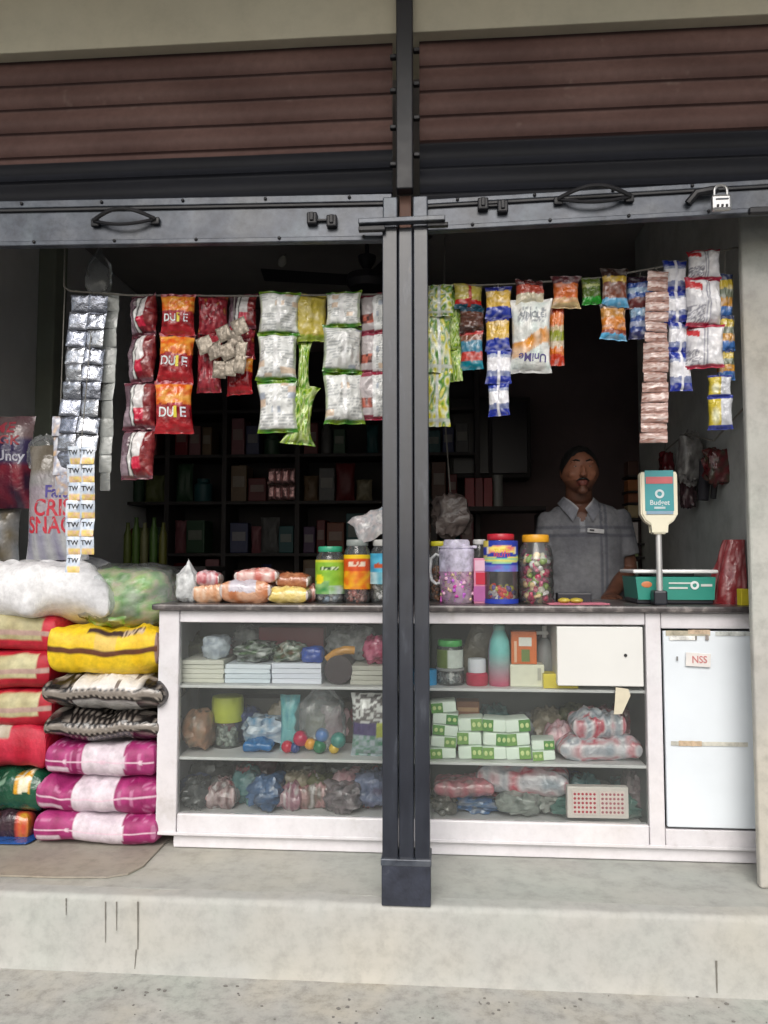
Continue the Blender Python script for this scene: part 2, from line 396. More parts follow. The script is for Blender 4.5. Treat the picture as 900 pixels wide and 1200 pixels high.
# ================================================================== LIGHT
w = bpy.data.worlds.new('World'); scn.world = w; w.use_nodes = True
nt = w.node_tree; bg = nt.nodes['Background']
sky = nt.nodes.new('ShaderNodeTexSky'); sky.sky_type = 'NISHITA'; sky.sun_disc = False
SUN_EL, SUN_ROT = R(41), R(183)
sky.sun_elevation = SUN_EL; sky.sun_rotation = SUN_ROT; sky.air_density = 1.2; sky.dust_density = 4; sky.ozone_density = 1
hs = nt.nodes.new('ShaderNodeHueSaturation'); hs.inputs['Saturation'].default_value = .5
nt.links.new(sky.outputs[0], hs.inputs['Color']); nt.links.new(hs.outputs[0], bg.inputs['Color'])
bg.inputs['Strength'].default_value = .13
sl = bpy.data.lights.new('sun', 'SUN'); sl.energy = 1.1; sl.angle = R(35); sl.color = (1, .98, .95)
so = bpy.data.objects.new('sun', sl); COL.objects.link(so)
sv = Vector((math.sin(SUN_ROT)*math.cos(SUN_EL), math.cos(SUN_ROT)*math.cos(SUN_EL), math.sin(SUN_EL)))
so.rotation_euler = (-sv).to_track_quat('-Z', 'Y').to_euler(); so.location = sv*20
scn.view_settings.view_transform = 'Standard'; scn.view_settings.look = 'None'; scn.view_settings.gamma = 1
scn.view_settings.use_curve_mapping = False; scn.view_settings.exposure = 0.40
scn.cycles.transparent_max_bounces = 16; scn.cycles.max_bounces = 8; scn.cycles.use_denoising = True
# ================================================================== SETTING
ZG = -.237
def struct(name, mb, m, **k): return tag(mb.obj(name, m, **k), kind='structure')
mb = MB(); mb.surf(lambda u, v: ((u-.5)*120, -60+v*60.0, ZG), 40, 20); struct('ground', mb, 'ground')
XL, XR, YB, ZC = -2.1, 1.30, 3.25, 3.05
mb = MB()
for (x0, x1) in ((-6, 5),):
    mb.box(((x0+x1)/2, 3.035, -.2), (x1-x0, 5.93, .4), .002)
plat = struct('platform', mb, 'concrete')
def riser_fn(u, v):
    x = -6+u*11; n = noise.noise(Vector((x*7, v*4, 0))); ch = max(0, noise.noise(Vector((x*5, 3, 1)))-.18)*.035+.004*noise.noise(Vector((x*23, 1, 1)))
    if v < .6: return (x, -.004-.0015*n-.006*max(0, .08-v)/.08, ZG+(v/.6)*(-ZG-.018-ch))
    r_ = .018+ch
    if v < .85:
        t = (v-.6)/.25*math.pi/2; return (x, -.004-.0015*n+r_*(1-math.cos(t)), -r_+.0028+r_*math.sin(t))
    return (x, -.004+r_+(v-.85)/.15*(.05+.02*noise.noise(Vector((x*4, 2, 2)))), .0028)
mb = MB(); mb.surf(riser_fn, 420, 20); mb.obj('riser_face', 'riser', plat, ang=70)
def stain(x0, y0, x1, y1, wd):
    a, b = at(x0, y0, -.004), at(x1, y1, -.004); mb = MB(); n = 8
    def fn(u, v):
        z = a.z+(b.z-a.z)*v; x = a.x+(b.x-a.x)*v
        return (x+(u-.5)*wd*(1-.5*v)*(1+.5*noise.noise(Vector((v*7, x0, 0)))), -.0075, z)
    mb.surf(fn, 2, n); mb.obj('drip_stain', 'stain', plat)
for a in ((78, 1052, 78, 1072, .004), (124, 1056, 124, 1104, .004), (137, 1056, 137, 1090, .004), (162, 1056, 162, 1112, .006), (160, 1112, 158, 1140, .004), (839, 1125, 840, 1168, .006)): stain(*a)
mb = MB(); mb.surf(lambda u, v: ((u-.5)*120, -13+v*12.2, ZG+.004), 30, 12); struct('added_road', mb, mat('added_asphalt', (.06, .06, .06, 1), .9, scale=12, bump=.5))  # unseen dark strip added to dim post reflections and light bounced upward
# dark specks trodden into the ground
for i in range(60):
    px, py = rnd.uniform(0, 900), rnd.uniform(1150, 1205)
    q = _ray(px, py); p = CAM+q*((ZG-CAM.z)/q.z)
    mb = MB(); r = rnd.uniform(.002, .008); n = rnd.randint(5, 8)
    mb.prism([(p.x+r*rnd.uniform(.5, 1.3)*math.cos(6.283*k/n), p.y+r*.8*rnd.uniform(.5, 1.3)*math.sin(6.283*k/n)) for k in range(n)], ZG+.0012, ZG+.003, axis='z')
    if i == 0: spk = bpy.data.objects.new('ground_specks', None); COL.objects.link(spk); tag(spk, kind='structure')
    mb.obj('ground_speck', flat((.2, .19, .175, 1), .8), spk)
# worn sheet lying on the platform under the sacks
def zpt(px, py, z=.0):
    q = _ray(px, py); p = CAM+q*((z-CAM.z)/q.z); return (p.x, p.y)
pts = [(-2.1, .012+.06)]+[zpt(x, y) for x, y in ((-60, 1027), (0, 1028), (70, 1030), (125, 1030), (150, 1026), (168, 1017), (180, 1004), (197, 986))]+[(-.86, .9), (-2.1, .9)]
mb = MB(); mb.prism(pts, .002, .008, axis='z'); tag(mb.obj('floor_sheet', 'floorsheet'), 'thin worn brown floor sheet with a rounded corner under the sacks', 'floor sheet')
# shop walls
def wallbox(name, x0, x1, y0, y1, z0, z1, m, label, bev=.004):
    mb = MB(); mb.box(((x0+x1)/2, (y0+y1)/2, (z0+z1)/2), (x1-x0, y1-y0, z1-z0), bev)
    return tag(mb.obj(name, m), label, 'wall')
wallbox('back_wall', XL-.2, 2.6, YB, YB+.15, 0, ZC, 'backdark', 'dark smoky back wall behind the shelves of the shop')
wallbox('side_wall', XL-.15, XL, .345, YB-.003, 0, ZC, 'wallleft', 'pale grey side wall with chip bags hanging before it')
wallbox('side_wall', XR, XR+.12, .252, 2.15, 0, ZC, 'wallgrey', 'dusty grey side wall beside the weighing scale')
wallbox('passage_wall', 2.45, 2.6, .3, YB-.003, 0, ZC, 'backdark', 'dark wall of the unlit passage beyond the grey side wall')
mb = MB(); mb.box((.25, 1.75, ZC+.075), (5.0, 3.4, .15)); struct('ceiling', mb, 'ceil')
wallbox('pilaster', at(881, 700, .215).x, 1.75, .215, .25, .002, 2.912, 'pilaster', 'bare grey cement pilaster framing the shop by the white cupboard door', .008)
wallbox('pilaster', -2.5, -1.84, .215, .34, .002, 2.912, 'pilaster', 'grey cement pilaster framing the shop past the stacked sacks', .008)
# green-grey corner strip on the pale wall
mb = MB(); mb.box((XL+.05, 1.55, 1.5), (.1, .14, 2.98), .01); tag(mb.obj('wall_pier', mat('greenish_pier', (.30, .33, .27, 1), .85, scale=2)), 'narrow greenish pier standing out from the pale grey side wall', 'pier')
wallbox('lintel_wall', -6, 5, .018, .28, 2.916, 3.588, 'lintel', 'beige painted wall above the two roller shutters')
wallbox('facade_wall', 1.753, 5, .05, .28, .002, 2.912, 'outerwall', 'plain cream facade beyond the pilaster by the cupboard')
wallbox('facade_wall', -6, -2.503, .05, .28, .002, 2.912, 'outerwall', 'plain cream facade beyond the pilaster by the sacks')
mb = MB(); mb.box((-.5, -.62, 3.66), (11, 2.0, .14), .01); tag(mb.obj('added_porch_roof', 'outerwall'), 'unseen porch slab added above the shop front to shade it', 'added porch roof')  # out-of-view slab added to keep sky light off the upper front
# ================================================================== POST AND SHUTTERS
post = thing('shutter_post', 'black glossy steel post between the two raised shutters', 'post', (0, 0, 0))
hw = .0765; ZT = 2.222
mb = MB(); mb.box((-.0515, .045, ZT/2+.07), (.050, .09, ZT-.14), .003); mb.obj('side_channel', 'black', post)
mb = MB(); mb.box((.0525, .045, ZT/2+.07), (.048, .09, ZT-.14), .003); mb.obj('side_channel', 'black', post)
mb = MB(); mb.box((.001, .049, ZT/2+.07), (.0475, .09, ZT-.14), .004); mb.obj('centre_rib', 'black', post)
mb = MB(); mb.box((0, .045, .07), (.157, .104, .138), .004); mb.obj('post_shoe', mat('scratched_blue_black', (.02, .025, .04, 1), .4, scale=14, spec=.6, bump=.3, stops=[(.3, (.012, .014, .022, 1)), (.6, (.03, .035, .055, 1)), (.75, (.10, .11, .13, 1))]), post)
mb = MB(); mb.box((0, .046, .137), (.162, .11, .022), .003); mb.obj('shoe_band', 'rail', post)
a = at(449, 268, -.004); b = at(505, 234, 0)
for sx in (-1, 1):
    mb = MB(); mb.box((sx*.051, .05, ZT+.055), (.05, .08, .11), .004); mb.obj('post_cap', 'rail', post)
mb = MB(); mb.box((0, .05, ZT+.06), (.04, .05, .12), .003); mb.obj('rust_rod', 'rust', post)
mb = MB(); mb.box((-.01, -.022, ZT+.01), (.29, .03, .018), .003, rot=Euler((0, R(-.5), 0))); mb.obj('cross_latch', 'rail', post)
mb = MB(); mb.box((-.11, -.016, ZT-.012), (.09, .02, .018), .003); mb.obj('latch_tongue', 'iron', post)
mb = MB(); mb.box((.11, -.012, ZT-.004), (.07, .02, .014), .003); mb.obj('latch_tongue', 'iron', post)
gd = thing('shutter_guide', 'narrow black vertical guide rising from the post to the beige wall', 'guide rail', (0, 0, ZT+.12))
mb = MB(); mb.box((.0, .0, .50), (.056, .05, 1.0), .004); mb.obj('guide_channel', 'iron', gd)
for sx, zz in ((-1, (.10, .23, .36, .48)), (1, (.13, .26, .38, .50))):
    for z in zz:
        mb = MB(); mb.box((sx*.040, .008, z), (.022, .02, .014), .003); mb.obj('end_clip', 'iron', gd)
def shutter(x0, x1, p00, p10, p01, p11, label, lab2, split):
    """p00,p10: bottom corners of the bottom rail; p01,p11: its top corners"""
    rt = thing('roller_shutter', label, 'roller shutter', ((x0+x1)/2, .055, p00.z))
    cx, zb = (x0+x1)/2, p00.z
    zt0, zt1 = p01.z-zb, p11.z-zb
    # corrugated curtain
    zlo, zhi, pitch = (zt0+zt1)/2-.015, 2.93-zb, .091
    n = int((zhi-zlo)/.0045); brown, brown2, blk = rgb(116, 90, 84), rgb(86, 63, 59), rgb(13, 14, 19)
    def prof(z):
        q = (zhi-z-.01) % pitch / pitch
        if q < .10: return .004+.010*(q/.10)
        return .014-.012*math.sin(math.pi*((q-.10)/.90)**1.3)
    def fn(u, v):
        z = zlo+(zhi-zlo)*v; return (x0+(x1-x0)*u-cx, prof(z)+.004+.002*noise.noise(Vector((u*5, z*2, 1))), z)
    def cf(u, v):
        z = zlo+(zhi-zlo)*v; q = ((zhi-z-.01) % pitch)/pitch; nn = noise.noise(Vector((u*4, z*7, x0)))*.8
        if z+zb < split: return mixc(blk, rgb(34, 36, 44), .4+nn*.6 if q < .8 else 1)
        sp = noise.noise(Vector((u*26, z*9, 4+x0)))+.5*noise.noise(Vector((u*70, z*40, 4)))
        if sp > .62 and q > .1: return mixc(mixc(brown, brown2, .5+nn), rgb(150, 132, 122), min(.3, (sp-.62)*1.2))
        return mixc(mixc(brown, brown2, .5+nn), rgb(40, 24, 24), .75 if q < .1 else 0)
    mb = MB(); mb.surf(fn, 170, n, cf); mb.obj('slat_curtain', 'slat', rt, ang=60)
    # bottom rail, slightly out of level like the photo
    ang = math.atan2(p10.z-p00.z, p10.x-p00.x); L = x1-x0; h = p01.z-p00.z
    def rb(name, zc, hh, y, d, m, xx=0, ll=None):
        mb = MB(); mb.box((0, 0, 0), (ll or L, d, hh), .003); o = mb.obj(name, m, rt, (xx, y, zc+xx*math.tan(ang)), (0, -ang, 0)); return o
    mid = (p10.z+p00.z)/2-zb
    rb('bottom_rail', mid+h*.5, h*.94, -.0, .03, 'rail')
    rb('rail_lip', mid+h*.82, .012, -.018, .012, 'iron')
    rb('rail_angle', mid+h*.94, h*.17, -.012, .03, 'rail')
    rb('rail_angle', mid+.008, .018, -.014, .03, 'rail')
    for k in range(6):
        xx = -L/2+L*(k+.5)/6
        mb = MB(); mb.ell((0, 0, 0), (.006, .005, .006), 8); mb.obj('rivet', 'iron', rt, (xx, -.03, mid+h*.95+xx*math.tan(ang)))
        mb = MB(); mb.ell((0, 0, 0), (.006, .005, .006), 8); mb.obj('rivet', 'iron', rt, (xx+.05, -.031, mid+.012+(xx+.05)*math.tan(ang)))
    return rt, cx, zb
def handle(rt, cx, zb, px0, px1, py):
    a, b = at(px0, py, .03), at(px1, py, .03); L = b.x-a.x; mx = (a.x+b.x)/2-cx; mz = (a.z+b.z)/2-zb
    mb = MB(); mb.box((-L/2+.012, 0, -.004), (.03, .014, .026), .004).box((L/2-.012, 0, -.004), (.03, .014, .026), .004)
    mb.tube([(-L/2+.01+(L-.02)*k/14, -.012-.03*math.sin(math.pi*k/14), .026*math.sin(math.pi*k/14)) for k in range(15)], .007, 8)
    mb.tube([(-L/2+.01+(L-.02)*k/14, -.008-.012*math.sin(math.pi*k/14), -.02*math.sin(math.pi*k/14)) for k in range(15)], .006, 8)
    mb.obj('handle', 'iron', rt, (mx, -.025, mz))
def hasp(rt, cx, zb, px, py):
    for dx, dz in ((-11, 1), (12, -2)):
        p = at(px+dx, py-dz, .03); mb = MB(); mb.box((0, 0, 0), (.036, .028, .042), .005); mb.box((0, -.014, .004), (.014, .012, .03), .003)
        mb.obj('lock_eye', 'iron', rt, (p.x-cx, -.025, p.z-zb))
    p = at(px, py, .03); mb = MB(); mb.box((0, 0, 0), (.07, .008, .008), .002); mb.obj('lock_bolt', 'iron', rt, (p.x-cx, -.024, p.z-zb))
ls, lcx, lzb = shutter(-1.80, -.046, at(-20, 291, .05), at(446, 284, .05), at(-20, 240, .05), at(446, 235, .05), 'raised brown and black shutter above the sacks and bread', '', 2.53)
handle(ls, lcx, lzb, 108, 186, 259); hasp(ls, lcx, lzb, 377, 258)
rs, rcx, rzb = shutter(.048, 1.60, at(506, 272, .05), at(900, 250, .05), at(506, 236, .05), at(900, 212, .05), 'raised brown and black shutter with a padlock above the shopkeeper', '', 2.55)
handle(rs, rcx, rzb, 650, 742, 233); hasp(rs, rcx, rzb, 577, 241)
p = at(822, 228, .03)
mb = MB(); mb.tube([(-.045, 0, -.03), (-.02, -.01, 0), (.02, -.015, .004), (.045, -.012, .008)], .013, 8); mb.obj('lock_hasp', 'iron', rs, (p.x-rcx, -.028, p.z-rzb))
pc = at(845, 238, -.03)
pl = thing('padlock', 'small bright steel padlock hanging from the shutter rail', 'padlock', (pc.x, -.03, pc.z-.025))
mb = MB(); mb.box((0, 0, .025), (.062, .022, .052), .008); mb.obj('lock_body', 'steel', pl)
mb = MB(); mb.tube([(-.02, 0, .048)]+[(-.02*math.cos(math.pi*k/8), 0, .066+.018*math.sin(math.pi*k/8)) for k in range(9)]+[(.02, 0, .048)], .0045, 8); mb.obj('shackle', 'steel', pl)
for dx in (-.014, 0, .014):
    mb = MB(); mb.box((dx, -.0125, .012), (.007, .004, .008), .001); mb.obj('number_mark', 'iron', pl)
mb = MB(); mb.box((0, -.0125, .034), (.04, .003, .004), .001); mb.obj('engraved_line', 'rail', pl)
sb = at(885, 244, .0); mb = MB(); mb.box((0, 0, 0), (.16, .02, .022), .004); mb.obj('side_bolt', 'iron', rs, (1.21-rcx, -.035, sb.z-rzb))
# ================================================================== COUNTER
YC = .41
zc = lambda px, py, Y=YC: at(px, py, Y).z
TOPZ = zc(475, 716); XC0 = at(184, 850, YC).x; XC1 = 1.294
Z1, Z2, ZB = zc(330, 804, .44), zc(330, 889, .44), zc(330, 962, .44)
CD = .46
ct = thing('display_counter', 'long white glass-fronted shop counter with two shelves', 'counter', (0, YC, 0))
cxm = (XC0+XC1)/2; LC = XC1-XC0
def cbox(name, x0, x1, y0, y1, z0, z1, m='white', bev=.004, parent=None):
    mb = MB(); mb.box(((x0+x1)/2, (y0+y1)/2, (z0+z1)/2), (x1-x0, y1-y0, z1-z0), bev); return mb.obj(name, m, parent or ct)
tx0 = at(177, 712, YC-.03).x
mb = MB()
def topfn(u, v):
    a = v*2*math.pi; return None
cbox('countertop', tx0, XC1+.01, -.03, CD+.03, TOPZ+.0, TOPZ+.024, 'top', .008)
XG0 = at(208, 850, YC).x; XGR = at(759, 850, YC).x; XD0 = at(777, 850, YC).x; XD1 = at(889, 850, YC).x
zgt, zgb, zrb = zc(330, 730), zc(330, 957), zc(330, 983)
cbox('stile', XC0, XG0, 0, .04, zrb, TOPZ-.002)
cbox('stile', XGR, XD0, 0, .04, zrb, TOPZ-.002)
cbox('stile', XD1, XC1, 0, .04, zrb, TOPZ-.002)
cbox('top_rail', XG0+.002, XGR-.002, .002, .038, zgt, TOPZ-.002)
cbox('top_rail', XD0+.002, XD1-.002, .002, .038, zgt-.012, TOPZ-.002)
cbox('bottom_rail', XG0+.002, XGR-.002, .002, .04, zrb, zgb)
cbox('bottom_rail', XD0+.002, XD1-.002, .002, .04, zrb, zgb-.01)
cbox('bottom_bead', XC0+.004, XC1-.002, -.006, -.0005, zrb+.004, zrb+.016, 'white', .002)
cbox('kickboard', at(203, 985, YC+.02).x, XC1, .02, .04, .003, zrb-.002)
cbox('kickboard', at(203, 985, YC+.02).x, at(203, 985, YC+.02).x+.018, .042, CD-.02, .003, zrb-.002)
xm = 0.0
cbox('glass_pane', XG0+.003, XGR-.003, .014, .018, zgb+.002, zgt-.002, 'pane', 0)
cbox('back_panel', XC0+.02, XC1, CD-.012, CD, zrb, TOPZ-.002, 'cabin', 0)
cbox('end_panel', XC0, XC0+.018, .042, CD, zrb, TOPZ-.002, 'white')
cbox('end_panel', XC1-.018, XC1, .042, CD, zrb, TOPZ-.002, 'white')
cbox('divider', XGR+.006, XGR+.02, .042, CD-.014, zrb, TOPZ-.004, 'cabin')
cbox('floor_board', XC0+.02, XGR, .042, CD-.014, ZB-.02, ZB, 'shelfw')
cbox('shelf', XG0-.01, XGR, .03, CD-.014, Z1-.011, Z1, 'shelfw', .002)
cbox('shelf', XG0-.01, XGR, .03, CD-.014, Z2-.011, Z2, 'shelfw', .002)
dr = cbox('cupboard_door', XD0+.006, XD1-.004, -.008, .012, zgb+.0, zgt-.008-.012, 'panelwhite', .004)
tpn = [0]
def tape(px0, px1, py0, py1, c, nm='tape_scrap'):
    cx, wd, z0, z1 = rect(px0, px1, py0, py1, YC-.008)
    tpn[0] += .0006
    mb = MB(); mb.surf(lambda u, v: (cx-wd/2+wd*u, -.0095-tpn[0], z0+(z1-z0)*v+.0015*noise.noise(Vector((u*6, v*3, px0)))), 12, 2); mb.obj(nm, mat('old_tape', c, .6, scale=40, var=.5), dr)
tape(780, 832, 739, 745, (.46, .42, .32, 1)); tape(806, 832, 738, 743, (.55, .42, .30, 1)); tape(838, 878, 740, 745, (.6, .62, .6, 1))
tape(786, 876, 869, 874, (.56, .55, .49, 1)); tape(795, 822, 868, 874, (.58, .44, .3, 1))
tape(784, 815, 745, 750, (.8, .8, .77, 1)); tape(814, 816, 745, 750, (.2, .18, .16, 1)); tape(826, 830, 744, 750, (.3, .26, .24, 1)); tape(792, 794, 769, 774, (.25, .25, .25, 1))
cx, wd, z0, z1 = rect(803, 832, 765, 781, YC-.01)
mb = MB(); mb.box((cx, -.0165, (z0+z1)/2), (wd, .003, z1-z0), .001, rot=Euler((0, R(3), 0))); stk = mb.obj('paper_sticker', flat((.75, .72, .70, 1)), dr)
write(stk, 'NSS', .036, lambda x, y: (cx+.004+x, -.0195, (z0+z1)/2+y), flat((.55, .2, .2, 1)), sx=.9)
# white money drawer behind the glass
cx, wd, z0, z1 = rect(652, 752, 733, 803, YC+.026)
dw = cbox('cash_drawer', cx-wd/2, cx+wd/2, .020, .36, max(z0, Z1+.004), z1-.003, mat('drawer_white', (.80, .79, .75, 1), .45, var=.06), .004)
cbox('drawer_front', cx-wd/2, cx+wd/2, .003, .012, max(z0, Z1+.004), z1-.003, 'drawerfront', .003, dw)
kk = at(733, 768, YC+.002); mb = MB(); mb.lathe([(.006, -.006), (.006, .004)], (0, 0, 0), 12); mb.obj('keyhole', 'iron', dw, (kk.x, .003, kk.z), (R(90), 0, 0))
# ------------------------------------------------------------------ packets on shelves
def PK(name, label, cat, px, Y, z0=None, T=.05, col=None, m='pack', group=None, rz=0, ry=0, rx=0, seed=None, text=None, nu=18, nv=18, **k):
    """a stand-up or leaning printed packet filling the pixel box px at depth Y"""
    cx, wd, a, b = rect(*px, Y)
    if z0 is None: z0 = a
    h = b-z0; mb = MB(); sd = rnd.random()*40 if seed is None else seed
    fr = pillow(mb, wd, h, T, col, nu, nv, sd, **k)
    o = mb.obj(name, m, None, (cx, Y, z0+h/2), (rx, ry, rz))
    tag(o, label, cat, group)
    if text:
        for (s, size, dx, dz, c, sx, fl) in text:
            write(o, s, size*h, lambda x, y: fr(x+dx*wd/2, y+dz*h/2), flat(c), fl, sx)
    return o
def LY(name, label, cat, px, Y, z0, D, col, m='sack', group=None, seed=None, rz=0, pe=11, nu=76, nv=34, wr=.5, pinch=.0, seal=0., ears=0, **k):
    """a sack or pillow-shaped pack lying flat: pixel box of its front, depth D, base height z0"""
    cx, wd, a, b = rect(*px, Y)
    h = (b-z0) if z0 is not None else b-a
    z0 = a if z0 is None else z0
    mb = MB(); sd = rnd.random()*40 if seed is None else seed
    pillow(mb, wd, D, h*1.02, col, nu, nv, sd, pe=pe, wr=wr, lying=True, pinch=pinch, seal=seal, **k)
    o = mb.obj(name, m, None, (cx, Y+D/2, z0+h/2), (0, 0, rz)); tag(o, label, cat, group); return o
def bag(name, label, cat, px, Y, z0, D, pal, m='pack', seed=None, group=None, amp=.22, tie=False, seg=28, flatb=True):
    """soft crumpled plastic bag: a lump with folds"""
    cx, wd, a, b = rect(*px, Y); z0 = a if z0 is None else z0; h = b-z0; sd = rnd.random()*60 if seed is None else seed
    cf = st_blotch(pal, 2.2, sd)
    mb = MB()
    def fn(u, v):
        th, ph = 2*math.pi*u, math.pi*v
        d = Vector((math.sin(ph)*math.cos(th), math.sin(ph)*math.sin(th), -math.cos(ph)))
        n = noise.noise(d*1.6+Vector((sd, 0, 0)))+.6*(abs(noise.noise(d*3.7+Vector((0, sd, 0))))*2-.5)+.35*noise.noise(d*8+Vector((0, 0, sd)))
        k = 1+amp*n
        sq = 1/max(.72, (abs(d.x)**3.5+abs(d.y)**3.5+abs(d.z)**3.5)**(1/3.5))
        x, y, z = d.x*wd/2*k*sq*.92, d.y*D/2*k*sq*.92, d.z*h/2*k*sq*.95
        if flatb: z = max(z, -h/2+.001*v)
        if tie and d.z > .55: 
            t = ((d.z-.55)/.45)**.5; x *= 1-.86*t; y *= 1-.86*t; z += h*.28*t*t
        return (x, y, z)
    mb.surf(fn, seg, seg*2//3, lambda u, v: cf(u*7-1, v*4-1, 1), wrapu=True)
    o = mb.obj(name, m, None, (cx, Y+D/2, z0+h/2)); return tag(o, label, cat, group)
def BX(name, label, cat, px, Y, z0, D, c, m=None, group=None, rz=0, bev=.003, parts=()):
    cx, wd, a, b = rect(*px, Y); z0 = a if z0 is None else z0
    mb = MB(); mb.box((0, D/2, (b-z0)/2), (wd, D, b-z0), bev)
    o = mb.obj(name, m or flat(c), None, (cx, Y, z0), (0, 0, rz)); tag(o, label, cat, group)
    for (nm, u0, u1, v0, v1, cc) in parts:
        p = MB(); h = b-z0; p.box(((u0+u1)/2*wd-wd/2, -.0012, (v0+v1)/2*h), ((u1-u0)*wd, .003, (v1-v0)*h)); p.obj(nm, flat(cc), o)
    return o
def jar(name, label, cat, px, Y, z0, lidc, lidh=.14, lab=None, fill=None, fillh=.5, neck=.82, m='jar', lidr=.8, ribs=0, flabel='', shoulder=.12, labm=None, group=None):
    cx, wd, a, b = rect(*px, Y); h = b-z0; r = wd/2
    t = thing(name, label, cat, (cx, Y+r, z0), 0, group)
    hb = h*(1-lidh)
    prof = [(r*.9, 0), (r*.98, .006), (r, .02)]
    if ribs:
        for k in range(ribs*6+1):
            q = k/(ribs*6); prof.append((r*(1-.045*(.5+.5*math.cos(q*ribs*2*math.pi))), .022+q*(hb*(1-shoulder)-.03)))
    prof += [(r, hb*(1-shoulder*1.4)), (r*(1+lidr)/2, hb*(1-shoulder*.5)), (r*lidr*.97, hb*(1-shoulder*.15)), (r*lidr*.95, hb)]
    mb = MB(); mb.lathe(prof, seg=32); mb.obj('jar_body', m, t)
    mb = MB(); lr = r*lidr; H = h*lidh
    mb.lathe([(lr*.99, 0), (lr*1.02, .003), (lr*1.02, H*.8), (lr*.97, H*.97), (lr*.8, H)], (0, 0, hb), 40)
    ld = mb.obj('lid', flat(lidc, .35), t)
    for k in range(24):
        pass
    if lab:
        z_0, z_1, cf = lab; mb = MB()
        mb.lathe([(r*1.012, h*z_0+(h*(z_1-z_0))*k/22) for k in range(23)], seg=48, colfn=lambda a_, z: cf(((a_+math.pi/2+math.pi) % (2*math.pi)-math.pi)/math.pi*2, ((z-h*z_0)/(h*(z_1-z_0)))*2-1, 1), cap=False)
        mb.obj('label_wrap', labm or 'paint', t)
    if fill:
        f = MB(); rr = r*.9; n = int(85); fh = h*fillh
        for k in range(n):
            an, rad = rnd.uniform(0, 6.283), rr*math.sqrt(rnd.uniform(.25, 1))*.92
            zz = .012+(fh-.02)*rnd.random(); s_ = r*rnd.uniform(.24, .38); c = fill[rnd.randrange(len(fill))]
            e = Euler((rnd.uniform(0, 3), rnd.uniform(0, 3), rnd.uniform(0, 3)))
            p = (rad*math.cos(an)*.86, rad*math.sin(an)*.86, zz)
            if rnd.random() < .5: f.box(p, (s_*1.5, s_*.8, s_*.7), s_*.2, rot=e, col=c, seg=1)
            else: f.ell(p, (s_*.7, s_*.6, s_*.6), 8, rot=e, col=c)
        o = f.obj('sweets', 'pack', None, (cx, Y+r, z0), weld=False); tag(o, flabel, 'sweets', None, 'stuff')
    return t
# ================================================================== HANGING STRIPS
YW = .28
wpts = [Vector((at(74, 342, YW).x, YW, ZC)), at(75, 336, YW), at(82, 341, YW), at(150, 346, YW), at(300, 347, YW), at(445, 345, YW), at(506, 336, YW), at(600, 333, YW), at(700, 326, YW), at(780, 312, YW), at(862, 290, YW), Vector((XR, YW+.02, at(875, 284, YW).z))]
mb = MB(); wpts[-1].y = .36
mb.tube(wpts, .0035, 6); tag(mb.obj('hanging_rope', 'rope'), 'thin grey rope strung across the shop to hang packets', 'rope')
def wire_z(x):
    for a, b in zip(wpts, wpts[1:]):
        if a.x <= x <= b.x: return a.z+(b.z-a.z)*(x-a.x)/(b.x-a.x)
    return wpts[-1].z
def strip(label, rects, Y, styles, T=.035, rz=0, m='pack', cat='packet strip', group='packet strips hanging from the rope', name='packet_strip', part='packet', pinch=.12, nu=26, nv=34, text=None, ties=True, skew=0, wr=.9, seal=.09, flips=None, pe=2.4):
    cx0, _, _, zt = rect(*rects[0], Y)
    rt = thing(name, label, cat, (cx0, Y, zt), 0, group)
    for i, rc in enumerate(rects):
        cx, wd, z0, z1 = rect(*rc, Y); wd /= math.cos(rz) if rz else 1
        mb = MB(); sd = rnd.random()*40; st = styles[i % len(styles)]
        col = st(sd) if st.__name__.startswith('st_') else st
        sj = rnd.uniform(.93, 1.05)
        fr = pillow(mb, wd*sj, z1-z0+.002, T*(wd/.13)*rnd.uniform(.8, 1.25), col, nu, nv, sd, pinch=pinch, wr=wr, seal=seal, pe=pe)
        jig = rnd.uniform(-.32, .32)
        o = mb.obj(part, m, rt, (cx-cx0, rnd.uniform(-.004, .004), (z0+z1)/2-zt), (rnd.uniform(-.08, .08), skew+rnd.uniform(-.035, .035), rz+jig))
        if text:
            for (s, size, dx, dz, c, sx, fl) in (text[i % len(text)] or []):
                write(o, s, size*(z1-z0), lambda x, y: fr(x+dx*wd/2, y+dz*(z1-z0)/2), flat(c), fl, sx)
    if ties:
        wz = wire_z(cx0)-zt
        mb = MB(); mb.tube([(0, 0, -.004), (0, (YW-Y)*.5, wz*.5), (0, YW-Y, wz+.004)], .002, 6); mb.obj('tie_string', 'rope', rt)
    return rt
